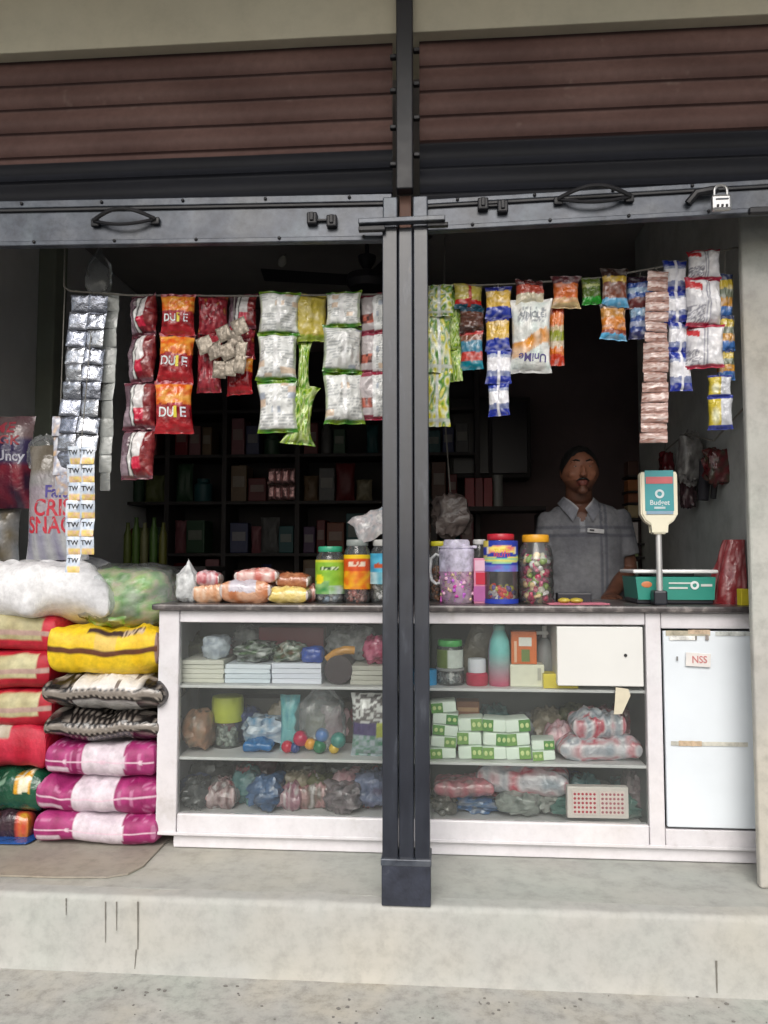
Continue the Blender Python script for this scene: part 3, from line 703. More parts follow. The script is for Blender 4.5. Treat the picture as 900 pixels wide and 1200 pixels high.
# pale wall side: silver sachets
def sachets(label, rows, cols, p_top, p_bot, Y, colf, m, name='sachet_strip', T=.010, skip=(), text=None, group='sachet strips hanging from the rope', hang=True):
    """p_top=(x0,x1,y) p_bot=(x0,x1,y) pixel ends of the strip"""
    cx0 = at((p_top[0]+p_top[1])/2, p_top[2], Y)
    rt = thing(name, label, 'sachet strip', cx0, 0, group)
    for r in range(rows):
        for c in range(cols):
            if (r, c) in skip: continue
            def P(q, e):
                xa = p_top[0]+(p_bot[0]-p_top[0])*q; xb = p_top[1]+(p_bot[1]-p_top[1])*q; y = p_top[2]+(p_bot[2]-p_top[2])*q
                return xa+(xb-xa)*e, y
            qa, qb = r/rows, (r+1)/rows
            xa, ya = P((qa+qb)/2, c/cols); xb, yb = P((qa+qb)/2, (c+1)/cols)
            y0, y1 = P(qa, 0)[1], P(qb, 0)[1]
            cx, wd, z0, z1 = rect(xa, xb, y0, y1, Y); mb = MB(); sd = rnd.random()*40
            fr = pillow(mb, wd*1.0, z1-z0, T, colf(sd, r, c), 10, 10, sd, pinch=.0, wr=1.0, seal=.0, pe=3)
            o = mb.obj('sachet', m, rt, (cx-cx0.x, rnd.uniform(-.003, .003)-.0006*c, (z0+z1)/2-cx0.z), (rnd.uniform(-.2, .2), math.atan2((p_top[0]-p_bot[0]), p_bot[2]-p_top[2])*.7, rnd.uniform(-.28, .28)))
            if text: write(o, text[0], text[1]*(z1-z0), lambda x, y: fr(x+text[2]*wd/2, y+text[3]*(z1-z0)/2), flat(text[4]), False, 1.0)
    if hang:
        wz = wire_z(cx0.x)-cx0.z
        mb = MB(); mb.tube([(0, 0, -.004), (0, (YW-Y)*.5, wz*.5), (0, YW-Y, wz+.004)], .002, 6); mb.obj('tie_string', 'rope', rt)
    return rt
silver = lambda sd, r, c: solid(mixc(rgb(225, 228, 235), rgb(150, 155, 170), rnd.random()), .4)
sachets('long double strip of shiny silver sachets hanging by the pale wall', 10, 2, (84, 126, 346), (63, 111, 549), .26, silver, 'foil')
sachets('narrow matte pale strip of sachets beside the silver ones', 11, 1, (120, 139, 343), (116, 129, 575), .30, lambda sd, r, c: solid(mixc(rgb(190, 194, 190), rgb(165, 168, 166), rnd.random()), .1), 'pack', T=.004)
def st_toon(sd, r, c):
    def f(u, v, s):
        if v < -.25 and u > -.8: return mixc(rgb(240, 200, 170), rgb(240, 215, 120), .5+noise.noise(Vector((u*3, v*3, sd)))*1.5)
        return mixc(rgb(226, 232, 240), rgb(190, 205, 225), .5+noise.noise(Vector((u*2, v*2, sd))))
    return f
sachets('white strip of small printed sachets hanging over the sacks', 7, 2, (79, 111, 523), (77, 110, 671), .20, st_toon, 'pack', T=.008, skip=((6, 1),), text=('TW', .38, 0, .3, (.02, .02, .025, 1)))
sachets('short strip of worn white sachets half behind the printed ones', 4, 1, (62, 79, 488), (64, 81, 580), .27, lambda sd, r, c: st_blotch([rgb(230, 230, 232), rgb(160, 165, 185), rgb(214, 180, 140)], 2), 'pack', T=.008)
# wad of plastic hooked above the silver strip
bag('plastic_wisp', 'dim twist of plastic knotted above the silver sachets', 'plastic bag', (98, 128, 298, 342), .28, None, .04, [rgb(90, 86, 80), rgb(120, 116, 108)], 'clear', flatb=False, tie=True)
# red and maroon strips
strip('maroon packet strip seen from its back with curved white seam', [(150, 188, 347, 393), (147, 187, 392, 449), (144, 185, 448, 504), (141, 183, 503, 562)], .30, [st_maroonback], T=.06, rz=R(-14))
rt_ = [[('DU', .26, -.32, -.22, (.75, .80, .80, 1), .8, False), ('I', .30, .12, -.22, (.75, .62, .05, 1), 1.5, False), ('E', .26, .48, -.22, (.78, .78, .85, 1), .9, False)]]
strip('red and orange crisp packet strip with white and yellow letters', [(187, 231, 346, 393), (184, 229, 391, 449), (181, 227, 447, 508)], .27, [st_redfry], T=.05, text=rt_)
mar = st_blotch([rgb(90, 14, 26), rgb(140, 30, 44), rgb(170, 60, 70), rgb(110, 20, 40), rgb(190, 120, 60)], 3)
strip('dark maroon crisp packets half hidden by dangling tan sachets', [(232, 268, 347, 392), (229, 262, 392, 460)], .31, [mar], T=.05)
strip('maroon packet strip behind the tan sachets with a white stripe', [(266, 302, 345, 385), (268, 301, 384, 420), (264, 299, 419, 463)], .325, [st_maroonback, mar, st_redfry], T=.05)
tan = thing('sachet_strip', 'crooked bunch of tan paper sachets slung over maroon packets', 'sachet strip', at(262, 378, .24), 0, 'sachet strips hanging from the rope')
for (px, py, w_, h_, ang) in ((240, 404, 17, 19, 20), (252, 411, 17, 19, 20), (263, 391, 16, 17, 24), (274, 396, 17, 19, 24), (281, 383, 17, 19, 24), (267, 412, 17, 18, 26), (257, 433, 15, 19, -4), (270, 430, 14, 20, -6), (281, 427, 13, 20, -8), (282, 410, 13, 19, -8)):
    k = at(px, py, .245); u_ = 2.72/900; mb = MB(); pillow(mb, w_*u_*1.12, h_*u_*1.12, .006, solid(mixc(rgb(158, 148, 134), rgb(128, 118, 106), rnd.random()), .4), 14, 14, rnd.random()*40, pinch=0, seal=.1, pe=5, wr=1.6)
    mb.obj('sachet', 'foilpaper', tan, Vector((k.x, .245+rnd.uniform(-.004, .004), k.z))-tan.location, (rnd.uniform(-.1, .1), R(-ang), rnd.uniform(-.1, .1)))
mb = MB(); mb.tube([(.03, .005, -.02), (.03, .03, .04), (.03, YW-.24, wire_z(tan.location.x)-tan.location.z)], .002, 6); mb.obj('tie_string', 'rope', tan)
# white and green strips
strip('white backed packet strip with green seals nearest the tan sachets', [(303, 352, 343, 392), (300, 350, 391, 447), (301, 350, 446, 507)], .27, [st_whiteback], T=.055)
yel = st_bands([(.9, rgb(200, 180, 60)), (-.75, rgb(196, 178, 74)), (-2, rgb(150, 170, 50))], .2)
strip('single yellow packet between two white backed strips', [(346, 384, 346, 400)], .30, [yel], T=.05)
grn = lambda sd: st_blotch([rgb(60, 120, 30), rgb(150, 180, 40), rgb(210, 225, 160), rgb(90, 150, 40), rgb(170, 200, 60)], 3.5, sd); grn.__name__ = 'st_grn'
strip('narrow green packet strip with a flared bottom seal', [(346, 366, 398, 460), (330, 374, 452, 521)], .31, [grn], T=.07, pinch=.42, rz=0, skew=R(3))
strip('white backed packet strip with pale green seals beside the post', [(379, 426, 342, 383), (376, 427, 382, 437), (378, 428, 436, 497)], .27, [lambda sd: st_whiteback(sd, (150, 165, 60), (60, 140, 50))] if False else [st_whiteback], T=.055)
def st_mwhite(sd):
    g = st_whiteback(sd, (150, 30, 60), (180, 30, 60))
    def f(u, v, s):
        if u < -.1:
            if -.5 < v < -.1: return mixc(rgb(60, 56, 60), rgb(205, 110, 90), cells(u, v, 5, 5, sd))
            return rgb(150, 60, 80) if abs(v) > .8 else rgb(196, 188, 190)
        return g(u, v, s)
    return f
strip('white and maroon packet strip half behind the post', [(421, 462, 344, 391), (420, 461, 389, 439), (419, 461, 437, 492)], .29, [st_mwhite], T=.05)
# beyond the post
def st_ygreen(sd):
    b = st_blotch([rgb(120, 170, 40), rgb(220, 210, 60), rgb(226, 232, 210), rgb(70, 140, 40), rgb(230, 220, 110)], 3, sd)
    def f(u, v, s): return rgb(226, 230, 226) if abs(u) < .1 else (rgb(205, 212, 200) if v < -.72 and v > -.88 else b(u, v, s))
    return f
strip('yellow and green packet strip touching the steel post', [(498, 532, 334, 371), (497, 531, 369, 437), (497, 528, 435, 500)], .26, [st_ygreen], T=.05)
strip('thin green leafy packet strip tucked behind the yellow one', [(522, 541, 338, 374), (524, 542, 372, 410), (526, 543, 408, 447)], .31, [grn], T=.06)
j1 = st_bands([(.9, rgb(170, 160, 60)), (-.35, rgb(206, 190, 90)), (-.7, rgb(200, 40, 40)), (-2, rgb(40, 90, 110))], .3, (0, .12, rgb(190, 60, 50)))
j2 = st_bands([(.6, rgb(30, 70, 90)), (-.5, rgb(96, 58, 46)), (-2, rgb(60, 36, 30))], .2)
j3 = st_bands([(.8, rgb(190, 60, 60)), (.5, rgb(130, 80, 60)), (-.1, rgb(60, 130, 160)), (-.55, rgb(196, 60, 50)), (-2, rgb(20, 130, 150))], .35)
strip('three packet strip in yellow then brown then teal', [(530, 568, 333, 362), (537, 569, 361, 391), (538, 567, 389, 433)], .29, [j1, j2, j3], T=.05)
def st_bluew(sd): 
    return st_bands([(.62, rgb(40, 60, 160)), (.45, rgb(160, 170, 200)), (-.3, rgb(238, 238, 244)), (-.62, rgb(120, 130, 170)), (-2, rgb(40, 56, 160))], .3, (.0, .09, rgb(236, 236, 244)))
def st_bluey(sd):
    return st_bands([(.7, rgb(40, 46, 130)), (-.35, rgb(216, 176, 70)), (-2, rgb(40, 60, 165))], .35)
strip('blue and yellow packet strip whose lower packets turn white', [(568, 600, 337, 373), (567, 599, 371, 411), (568, 601, 409, 450), (570, 599, 448, 487)], .27, [st_bluey, st_bluey, st_bluew, st_bluew], T=.05)
def um(u, v, s):
    n = noise.noise(Vector((u*2.2, v*3, 3)))
    if abs(v) > .9: return rgb(222, 222, 220)
    if -.42 < v-.2*math.sin(u*2.2) < -.02: return mixc(rgb(226, 150, 50), rgb(240, 215, 190), .4+n*1.4)
    if v > .3 and cells(u, v, 12, 18, 2) > .6 and abs(u) < .7 and v < .75: return rgb(160, 165, 170)
    return mixc(rgb(244, 244, 240), rgb(214, 228, 224), .3+n)
l1 = st_bands([(.4, rgb(90, 40, 40)), (-.2, rgb(176, 70, 50)), (-2, rgb(205, 196, 170))], .2)
strip('large white crisp packet with orange chips below a red one', [(602, 640, 328, 358), (598, 646, 352, 437)], .26, [l1, um], T=.06, text=[None, [('UniMe', .15, .05, -.62, (.12, .10, .28, 1), .95, True), ('UNCLE', .1, 0, .52, (.3, .33, .36, 1), 1, False)]])
m1 = st_bands([(.5, rgb(100, 50, 56)), (-.45, rgb(214, 110, 50)), (-.72, rgb(224, 178, 130)), (-2, rgb(206, 180, 130))], .3)
strip('orange packet flaring at its bottom seal beside white crisps', [(644, 682, 324, 361)], .27, [m1], T=.05, pinch=.25)
strip('slim orange red packet strip with small white marks', [(644, 661, 358, 428)], .30, [st_bands([(.7, rgb(196, 70, 36)), (.3, rgb(225, 120, 40)), (.1, rgb(210, 190, 150)), (-.2, rgb(150, 160, 40)), (-.4, rgb(214, 196, 170)), (-.65, rgb(226, 120, 30)), (-2, rgb(200, 60, 30))], .4)], T=.05, pinch=.05)
strip('lone small green packet hanging beside the orange ones', [(680, 706, 325, 357)], .28, [st_bands([(.4, rgb(90, 110, 40)), (.2, rgb(170, 180, 110)), (-.5, rgb(84, 110, 36)), (-2, rgb(40, 150, 40))], .2)], T=.05)
o1 = st_bands([(.55, rgb(60, 40, 36)), (.25, rgb(200, 165, 60)), (-.55, rgb(120, 62, 40)), (-2, rgb(90, 160, 200))], .3)
o2 = st_bands([(.75, rgb(60, 60, 60)), (.2, rgb(196, 140, 70)), (-.5, rgb(212, 130, 50)), (-.7, rgb(150, 70, 40)), (-2, rgb(90, 175, 220))], .4)
strip('orange and light blue pair of packets near the scale', [(702, 738, 315, 361), (701, 736, 358, 399)], .27, [o1, o2], T=.05, pinch=.2)
p1 = st_bands([(.5, rgb(50, 30, 50)), (.2, rgb(60, 90, 170)), (-.1, rgb(160, 190, 220)), (-.4, rgb(50, 90, 170)), (-2, rgb(110, 50, 50))], .3)
p2 = st_bands([(.8, rgb(110, 60, 50)), (.3, rgb(150, 185, 215)), (.0, rgb(70, 100, 170)), (-.3, rgb(160, 170, 200)), (-.6, rgb(60, 80, 150)), (-2, rgb(60, 64, 110))], .3)
strip('blue striped pair of packets beside the pink brown sachets', [(732, 768, 324, 362), (736, 769, 358, 397)], .30, [p1, p2], T=.05)
sachets('long pink brown column of flat sachets hanging above the scale', 17, 1, (758, 784, 318), (750, 782, 519), .24, lambda sd, r, c: st_bands([(.3, rgb(176, 140, 130)), (-.2, rgb(205, 180, 172)), (-.6, rgb(150, 108, 96)), (-2, rgb(188, 150, 140))], .5), 'pack', T=.016)
strip('blue and white packet strip between sachets and red marked packets', [(776, 806, 306, 343), (778, 807, 341, 378), (780, 810, 376, 415), (782, 813, 413, 458)], .28, [st_bluew], T=.05, rz=R(8))
def st_redback(sd):
    def f(u, v, s):
        if abs(v) > .86: return rgb(176, 40, 70)
        if .0 < u < .1: return rgb(236, 236, 236)
        if .1 <= u < .16 or -.04 < u <= 0: return rgb(150, 150, 165)
        if u < -.3 and .3 < v+.25*u < .62: return rgb(200, 60, 64)
        if u < -.1 and v < -.2 and cells(u, v, 12, 20, sd) > .5: return rgb(150, 150, 160)
        return mixc(rgb(240, 238, 240), rgb(214, 214, 220), .4+noise.noise(Vector((u*2, v*3, sd))))
    return f
strip('white packet strip with red seals and red swoosh by the pilaster', [(803, 846, 294, 328), (802, 847, 326, 383), (803, 848, 381, 432)], .255, [st_redback], T=.055)
def st_ybl(sd):
    return st_bands([(.7, rgb(60, 70, 110)), (.3, rgb(206, 180, 60)), (-.1, rgb(120, 130, 110)), (-.5, rgb(206, 150, 60)), (-2, rgb(70, 120, 190))], .4)
strip('yellow and blue packet strip next to the cement pilaster', [(840, 860, 322, 372), (841, 862, 370, 411), (838, 862, 409, 446)], .29, [st_ybl], T=.06)
def st_yw(sd):
    def f(u, v, s):
        if v > .8 or v < -.74: return rgb(60, 70, 150)
        if u < .05: return mixc(rgb(206, 186, 60), rgb(235, 235, 200), max(0, 1-((u+.4)**2*5+(v+.2)**2*3)))
        return rgb(206, 208, 214)
    return f
strip('lowest yellow and white packet pair by the pilaster', [(829, 858, 440, 466), (829, 860, 464, 503)], .265, [st_yw], T=.06)
# ================================================================== CHIP BAGS BESIDE THE PALE WALL
def purp(u, v, s):
    n = noise.noise(Vector((u*2.5, v*2.5, 1)))
    if v > .45: return mixc(rgb(120, 90, 96), rgb(150, 130, 130), .5+n)
    if v > -.1: return mixc(rgb(60, 52, 96), rgb(90, 80, 110), .5+n)
    return mixc(rgb(150, 50, 66), rgb(60, 40, 60), .5+n*2)
PK('chips_bag', 'purple and red chips bag hanging against the pale side wall', 'chips bag', (-26, 40, 488, 596), .74, None, .10, purp, text=[('ME', .17, .05, .72, (.5, .06, .09, 1), 1.2, False), ('GK', .14, .3, .44, (.5, .08, .1, 1), 1.1, False), ('Uncy', .15, .35, .10, (.62, .62, .72, 1), .9, False)], group='chips bags by the pale wall')
def crisp(u, v, s):
    n = noise.noise(Vector((u*2, v*2, 7)))
    if v > .55: return mixc(rgb(112, 104, 92), rgb(140, 134, 124), .5+n)
    if v > .25: return mixc(rgb(120, 100, 110), rgb(150, 150, 150), .5+n)
    if v > -.42: return mixc(rgb(170, 160, 165), rgb(150, 140, 150), .5+n)
    return mixc(rgb(176, 178, 180), rgb(120, 116, 150), (.5+.5*math.sin(u*13))*.6+n*.4)
PK('chips_bag', 'pale crisp snack bag with red block letters behind the sachets', 'chips bag', (32, 106, 522, 656), .62, None, .12, crisp, text=[('Falte', .15, .22, .16, (.09, .07, .30, 1), .9, False), ('CRISP', .20, .16, -.12, (.55, .035, .06, 1), .82, False), ('SNACK', .20, .12, -.42, (.55, .035, .06, 1), .76, False)], group='chips bags by the pale wall')
bag('plastic_wisp', 'clear looped handle of plastic above the crisp snack bag', 'plastic bag', (30, 66, 510, 558), .66, None, .05, [rgb(150, 150, 140), rgb(110, 108, 100)], 'clear', flatb=False)
PK('chips_bag', 'dull beige snack bag low beside the crisp snack bag', 'chips bag', (-30, 24, 592, 664), .80, None, .10, st_blotch([rgb(130, 118, 92), rgb(150, 150, 150), rgb(120, 130, 140)], 2), group='chips bags by the pale wall')
# ================================================================== SACKS
def magenta(sd, wl=-.3, wr_=.46):
    def f(u, v, s):
        n = noise.noise(Vector((u*6+sd, v*4, sd)))
        if abs(v) > .9997-.0004*n: return rgb(226, 196, 210)
        if wl+.03*n < u < wr_+.03*n:
            if cells(u, v, 16, 26, sd) > .8 and abs(v) > .5: return rgb(214, 200, 210)
            return mixc(rgb(226, 214, 222), rgb(205, 190, 200), .4+n)
        if s < 0 and -.93 < u < -.52 and -.985 < v < -.93: return rgb(222, 200, 212)
        if cells(u, v, 22, 60, sd+5) > .86 and v < -.6: return rgb(186, 110, 150)
        return mixc(rgb(140, 24, 88), rgb(176, 60, 124), .45+n)
    return f
GS = 'rice sacks in the stack beside the counter'
zf = .009
def zpx(px, py, Y): return at(px, py, Y).z
YS = .39
z1_, z2_, z3_, z4_, z5_, z6_ = zpx(110, 959, YS), zpx(110, 912, YS), zpx(110, 874, YS), zpx(110, 833, YS), zpx(110, 791, YS), zpx(110, 735, YS)
LY('rice_sack', 'magenta and white rice sack at the bottom, flat on the floor sheet', 'rice sack', (33, 184, 959, 998), YS-.01, zf, .62, magenta(1), group=GS)
LY('rice_sack', 'bulkiest magenta and white rice sack with crinkled white seam, second from the floor', 'rice sack', (34, 183, 912, 961), YS, z1_-.004, .62, magenta(2, -.34, .3), group=GS, rz=R(1.2), pe=6, wr=.9)
LY('rice_sack', 'magenta and white rice sack directly under the black patterned packs', 'rice sack', (48, 184, 874, 915), YS+.01, z2_-.004, .6, magenta(3, -.28, .46), group=GS, rz=R(-1))
def blackdots(sd, lab):
    def f(u, v, s):
        q = s*max(0, 1-abs(v)**3.2)**.5*3.4 if abs(v) > .56 else v*8
        k = 22; a = u*k*.5+(.5 if int(math.floor(q)) % 2 else 0); d = ((a-math.floor(a)-.5)**2+((q-math.floor(q)-.5))**2)**.5
        if lab and -.45 < u < .62 and s > 0 and v < -.55 and v > -.985: return rgb(222, 218, 214) if cells(u, v, 18, 20, sd) < .9 else rgb(120, 110, 105)
        if lab and -.45 < u < .55 and s < 0 and -.96 < v < -.5: return rgb(190, 188, 186)
        if abs(v) > .998: return rgb(130, 122, 114)
        if d < .34: return mixc(rgb(176, 166, 156), rgb(50, 42, 40), d/.34)
        return rgb(20, 17, 17)
    return f
LY('sugar_pack', 'lower black beaded pack squashed between magenta sack and labelled pack', 'grain pack', (44, 186, 834, 876), YS+.0, z3_-.004, .56, blackdots(1, False), 'pack', rz=R(1.5), wr=1.0, group='black patterned packs', pe=3.2, nu=150, nv=44)
LY('sugar_pack', 'upper black beaded pack with a white label under the yellow sack', 'grain pack', (44, 195, 791, 836), YS-.03, z4_-.004, .58, blackdots(2, True), 'pack', rz=R(-1), wr=.9, group='black patterned packs', pe=3.2, nu=150, nv=44)
def yellow(u, v, s):
    n = noise.noise(Vector((u*4, v*4, 2)))
    if s > 0 and -.25 < u < .72 and -.93 < v < -.86: return rgb(60, 36, 30) if u < .35 or cells(u, v, 30, 40, 1) < .5 else rgb(205, 180, 150)
    if abs(v) > .9994: return rgb(96, 50, 20)
    if u > .93: return rgb(150, 120, 110)
    if s > 0 and -.1 < u < .25 and v < -.94: return rgb(226, 190, 90)
    return mixc(rgb(228, 186, 6), rgb(240, 205, 40), .5+n)
LY('flour_sack', 'bright yellow sack with a brown band lying on the black packs', 'flour sack', (50, 188, 737, 793), YS, z5_-.004, .55, yellow, rz=R(-1.5), wr=.7)
gp = [rgb(120, 190, 60), rgb(170, 215, 100), rgb(225, 200, 170), rgb(150, 205, 110), rgb(90, 160, 60), rgb(214, 228, 196), rgb(190, 200, 190)]
bag('plastic_bag', 'green printed packets bundled under clear plastic on the yellow sack', 'plastic bag', (80, 192, 664, 742), YS+.05, z6_-.02, .34, gp, 'pack', amp=.10, seed=3.3, seg=56)
bag('clear_wrap', 'clear plastic wrap crumpled over the green packets', 'plastic wrap', (74, 200, 660, 744), YS+.03, z6_-.018, .38, [W_, W_], 'wrapclear', amp=.14, seed=8.1)
def redcream(sd):
    def f(u, v, s):
        n = noise.noise(Vector((u*4+sd, v*3, sd)))
        if abs(v) > .9994: return rgb(180, 150, 140)
        if abs(u) < .80 and v < -.9 and (s > 0 or v < -.985):
            return mixc(rgb(196, 190, 150), rgb(170, 160, 118), .4+n) 
        return mixc(rgb(170, 16, 40), rgb(196, 40, 60), .5+n)
    return f
GL = 'sacks in the stack nearest the pale wall'
YL = .44
zz = [zpx(20, y, YL) for y in (1003, 950, 903, 852, 808, 764, 716)]
LY('blue_pack', 'flat blue plastic pack at the foot of the stack by the pale wall', 'plastic pack', (-90, 32, 986, 1006), YL-.06, zf, .3, solid(rgb(30, 80, 150), .3), 'pack', wr=.8, pe=3)
LY('spice_pack', 'multicoloured yellow red and black pack above the blue one', 'grain pack', (-100, 34, 950, 990), YL-.01, zpx(20, 990, YL), .5, st_blotch([rgb(190, 160, 40), rgb(190, 70, 50), rgb(40, 30, 34), rgb(60, 40, 50), rgb(30, 24, 28)], 4, 2.5), 'pack', wr=.9, group=GL)
def greens(u, v, s):
    n = noise.noise(Vector((u*4, v*3, 4)))
    if s > 0 and .55 < u < .8 and v < -.8: return rgb(226, 220, 190) if cells(u, v, 18, 30, 5) > .35 else rgb(206, 150, 30)
    if s > 0 and u < .4 and v < -.75 and cells(u, v, 20, 40, 9) > .72: return rgb(120, 150, 130)
    return mixc(rgb(14, 62, 44), rgb(40, 96, 70), .4+n)
LY('rice_sack', 'dark green sack with a small white emblem under the red sacks', 'rice sack', (-110, 52, 903, 952), YL, zz[1]-.006, .55, greens, 'pack', wr=.8, group=GL)
def redplain(u, v, s):
    n = noise.noise(Vector((u*4, v*3, 6)))
    if u < .45 and v < -.8 and abs(v) < .99 and s > 0: return mixc(rgb(206, 200, 186), rgb(150, 130, 100), .3+n)
    return mixc(rgb(176, 16, 46), rgb(200, 44, 70), .5+n)
LY('rice_sack', 'slumped red sack with a small pale patch on the green sack', 'rice sack', (-110, 56, 852, 905), YL-.0, zz[2]-.006, .55, redplain, wr=.8, group=GL)
for k, (y0, lab, rz) in enumerate(((808, 'lowest of three red sacks with a cream front panel', 1), (764, 'middle red sack of three with a cream front panel', -1), (718, 'top red sack with cream front panel, under the white sack', 1.5))):
    LY('rice_sack', lab, 'rice sack', (-112, 60+k*2, y0, y0+47), YL+.0, zz[3+k]-.006, .58, redcream(k+.5), wr=.5, group=GL, rz=R(rz))
LY('red_pack', 'plain red pack lying behind the clear wrapped green packets', 'grain pack', (46, 84, 712, 760), YL+.14, zpx(60, 762, YL+.14), .3, solid(rgb(176, 20, 40), .25), wr=.6)
ws = LY('white_sack', 'plump white sack drooping over the top of the red sacks', 'white sack', (-125, 130, 654, 735), YL-.03, zpx(20, 724, YL), .5, lambda u, v, s: mixc(rgb(248, 248, 250), rgb(226, 227, 232), .25+noise.noise(Vector((u*2, v*2, 1)))), wr=.9, pe=3.6, sag=.3)
xc_ = at(36, 720, YL-.03).x-ws.location.x
for v in ws.data.vertices:                      # the full corner of the sack sags over the edge of the stack
    fr_ = max(0, min(1, (-v.co.y-.13)/.1)); g_ = math.exp(-((v.co.x-xc_)/(.05 if v.co.x > xc_ else .10))**2)
    low = max(0, min(1, (.06-v.co.z)/.09)); v.co.z -= .062*fr_*g_*low; v.co.y -= .03*fr_*g_
ws.data.update()
# ================================================================== ON THE COUNTERTOP
ZT_ = TOPZ+.024
YT = YC+.06
def bread(label, px, z0, c1, c2, D=.10, seed=None, Y=None, name='bread_packet', cat='bread packet', labl=None):
    Y = Y or YT
    def cf(u, v, s):
        n = noise.noise(Vector((u*3, v*3, seed or 1)))
        if abs(u) > .9: return rgb(200, 190, 186)
        if labl and abs(u+.1) < .5 and s > 0 and v < -.3: return labl
        return mixc(c1, c2, .5+n*1.3)
    return LY(name, label, cat, px, Y, z0, D, cf, 'pack', wr=.6, pe=3, seed=seed, group='bread and bun packets on the countertop')
bread('pale bun packet beside the knotted white bag', (224, 262, 684, 710), ZT_, rgb(206, 150, 110), rgb(226, 196, 170), seed=2.2)
bread('long brown loaf packet with a pale shiny label', (255, 318, 680, 711), ZT_, rgb(190, 120, 80), rgb(216, 170, 140), seed=4.4, labl=rgb(196, 190, 200), Y=YT-.03)
bread('yellow cake packet with brown top next to the green lid jar', (311, 362, 688, 711), ZT_, rgb(226, 200, 110), rgb(236, 214, 150), seed=5.1, Y=YT-.02, name='cake_packet', cat='cake packet')
bread('brown bun packet lying on the yellow cake packet', (322, 362, 672, 692), zpx(340, 690, YT), rgb(150, 88, 60), rgb(190, 130, 96), seed=6.6, Y=YT+.02)
bread('pink biscuit roll packet lying across the loaves', (273, 326, 667, 684), zpx(300, 683, YT), rgb(196, 110, 100), rgb(226, 196, 190), D=.06, seed=7.7, name='biscuit_packet', cat='biscuit packet')
bread('crumpled pink packet resting on the pale bun packet', (228, 257, 670, 688), zpx(240, 687, YT), rgb(190, 100, 106), rgb(216, 190, 196), D=.07, seed=8.8, name='biscuit_packet', cat='biscuit packet')
bread('small reddish packet leaning toward the green lid jar', (352, 370, 686, 710), ZT_, rgb(170, 100, 90), rgb(206, 170, 160), D=.08, seed=9.9, Y=YT+.06)
bag('knotted_bag', 'knotted little white plastic bag at the end of the counter', 'plastic bag', (203, 230, 666, 708), YT, ZT_, .08, [W_, rgb(200, 196, 196)], 'milky', tie=True, amp=.15)
bag('plastic_bag', 'brown bread bag slumped behind the knotted white bag', 'plastic bag', (196, 232, 684, 710), YT+.08, ZT_, .1, [rgb(150, 110, 96), rgb(190, 160, 150)], 'pack')
# jars
def lab_green(u, v, s):
    n = noise.noise(Vector((u*3, v*3, 2)))
    if v > .82: return rgb(206, 206, 60)
    if (u+.45)**2*1.6+(v+.15)**2 < .09: return rgb(230, 214, 30)
    if -.35 < u < .45 and .38 < v < .62: return rgb(40, 70, 40) if cells(u, v, 18, 12, 1) > .4 else rgb(214, 226, 190)
    if v < -.2 and u < .05: return mixc(rgb(40, 130, 60), rgb(150, 190, 120), .5+n)
    if v < -.5: return mixc(rgb(200, 210, 220), rgb(120, 170, 70), .5+n)
    return mixc(rgb(124, 176, 40), rgb(150, 196, 60), .5+n)
jar('sweet_jar', 'green lidded sweet jar with a lime label', 'sweet jar', (367, 402, 640, 708), YT, ZT_, (.03, .30, .17, 1), .10, (.16, .76, lab_green), [W_, rgb(190, 200, 210), rgb(150, 170, 190)], .3, flabel='white wrapped sweets inside the green lidded jar')
def lab_orange(u, v, s):
    n = noise.noise(Vector((u*3, v*3, 5)))
    if v > .8: return rgb(236, 196, 10)
    if -.4 < u < .5 and .3 < v < .6: return rgb(236, 214, 190) if cells(u, v, 16, 9, 3) > .3 else rgb(190, 70, 30)
    if v > .0: return mixc(rgb(226, 90, 20), rgb(200, 60, 20), .5+n)
    return mixc(rgb(236, 170, 20), rgb(226, 110, 20), .5+n*1.5)
jar('sweet_jar', 'grey lidded jar of brown toffees with an orange label', 'sweet jar', (401, 433, 632, 708), YT, ZT_, (.25, .28, .27, 1), .10, (.22, .76, lab_orange), [rgb(140, 76, 60), rgb(180, 110, 100), rgb(206, 160, 150)], .3, flabel='brown toffees inside the orange labelled jar')
def lab_blue(u, v, s):
    n = noise.noise(Vector((u*3, v*3, 8)))
    if (u+.25)**2+(v-.2)**2*2 < .06: return rgb(190, 80, 30)
    if v > -.2: return mixc(rgb(40, 150, 196), rgb(90, 190, 220), .5+n)
    return mixc(rgb(200, 226, 232), rgb(90, 170, 190), .5+n)
jar('sweet_jar', 'clear lidded jar with a sky blue label touching the post', 'sweet jar', (432, 468, 632, 708), YT, ZT_, (.5, .5, .48, 1), .10, (.3, .78, lab_blue), [rgb(160, 160, 150), W_, rgb(100, 110, 100)], .34, flabel='pale sweets inside the sky blue labelled jar')
cx, wd, a, b = rect(408, 462, 598, 634, YT+.03)
mb = MB(); pillow(mb, wd, b-a, .06, st_blotch([rgb(216, 214, 212), rgb(170, 172, 176), rgb(200, 190, 190), rgb(150, 170, 180)], 2.5, 4), 20, 18, 4.2, wr=1.3, pinch=.25)
tag(mb.obj('foil_pouch', 'pack', None, (cx, YT+.05, (a+b)/2+.004), (R(-25), R(-24), 0)), 'silvery white pouch lying tilted on top of the jars', 'pouch')
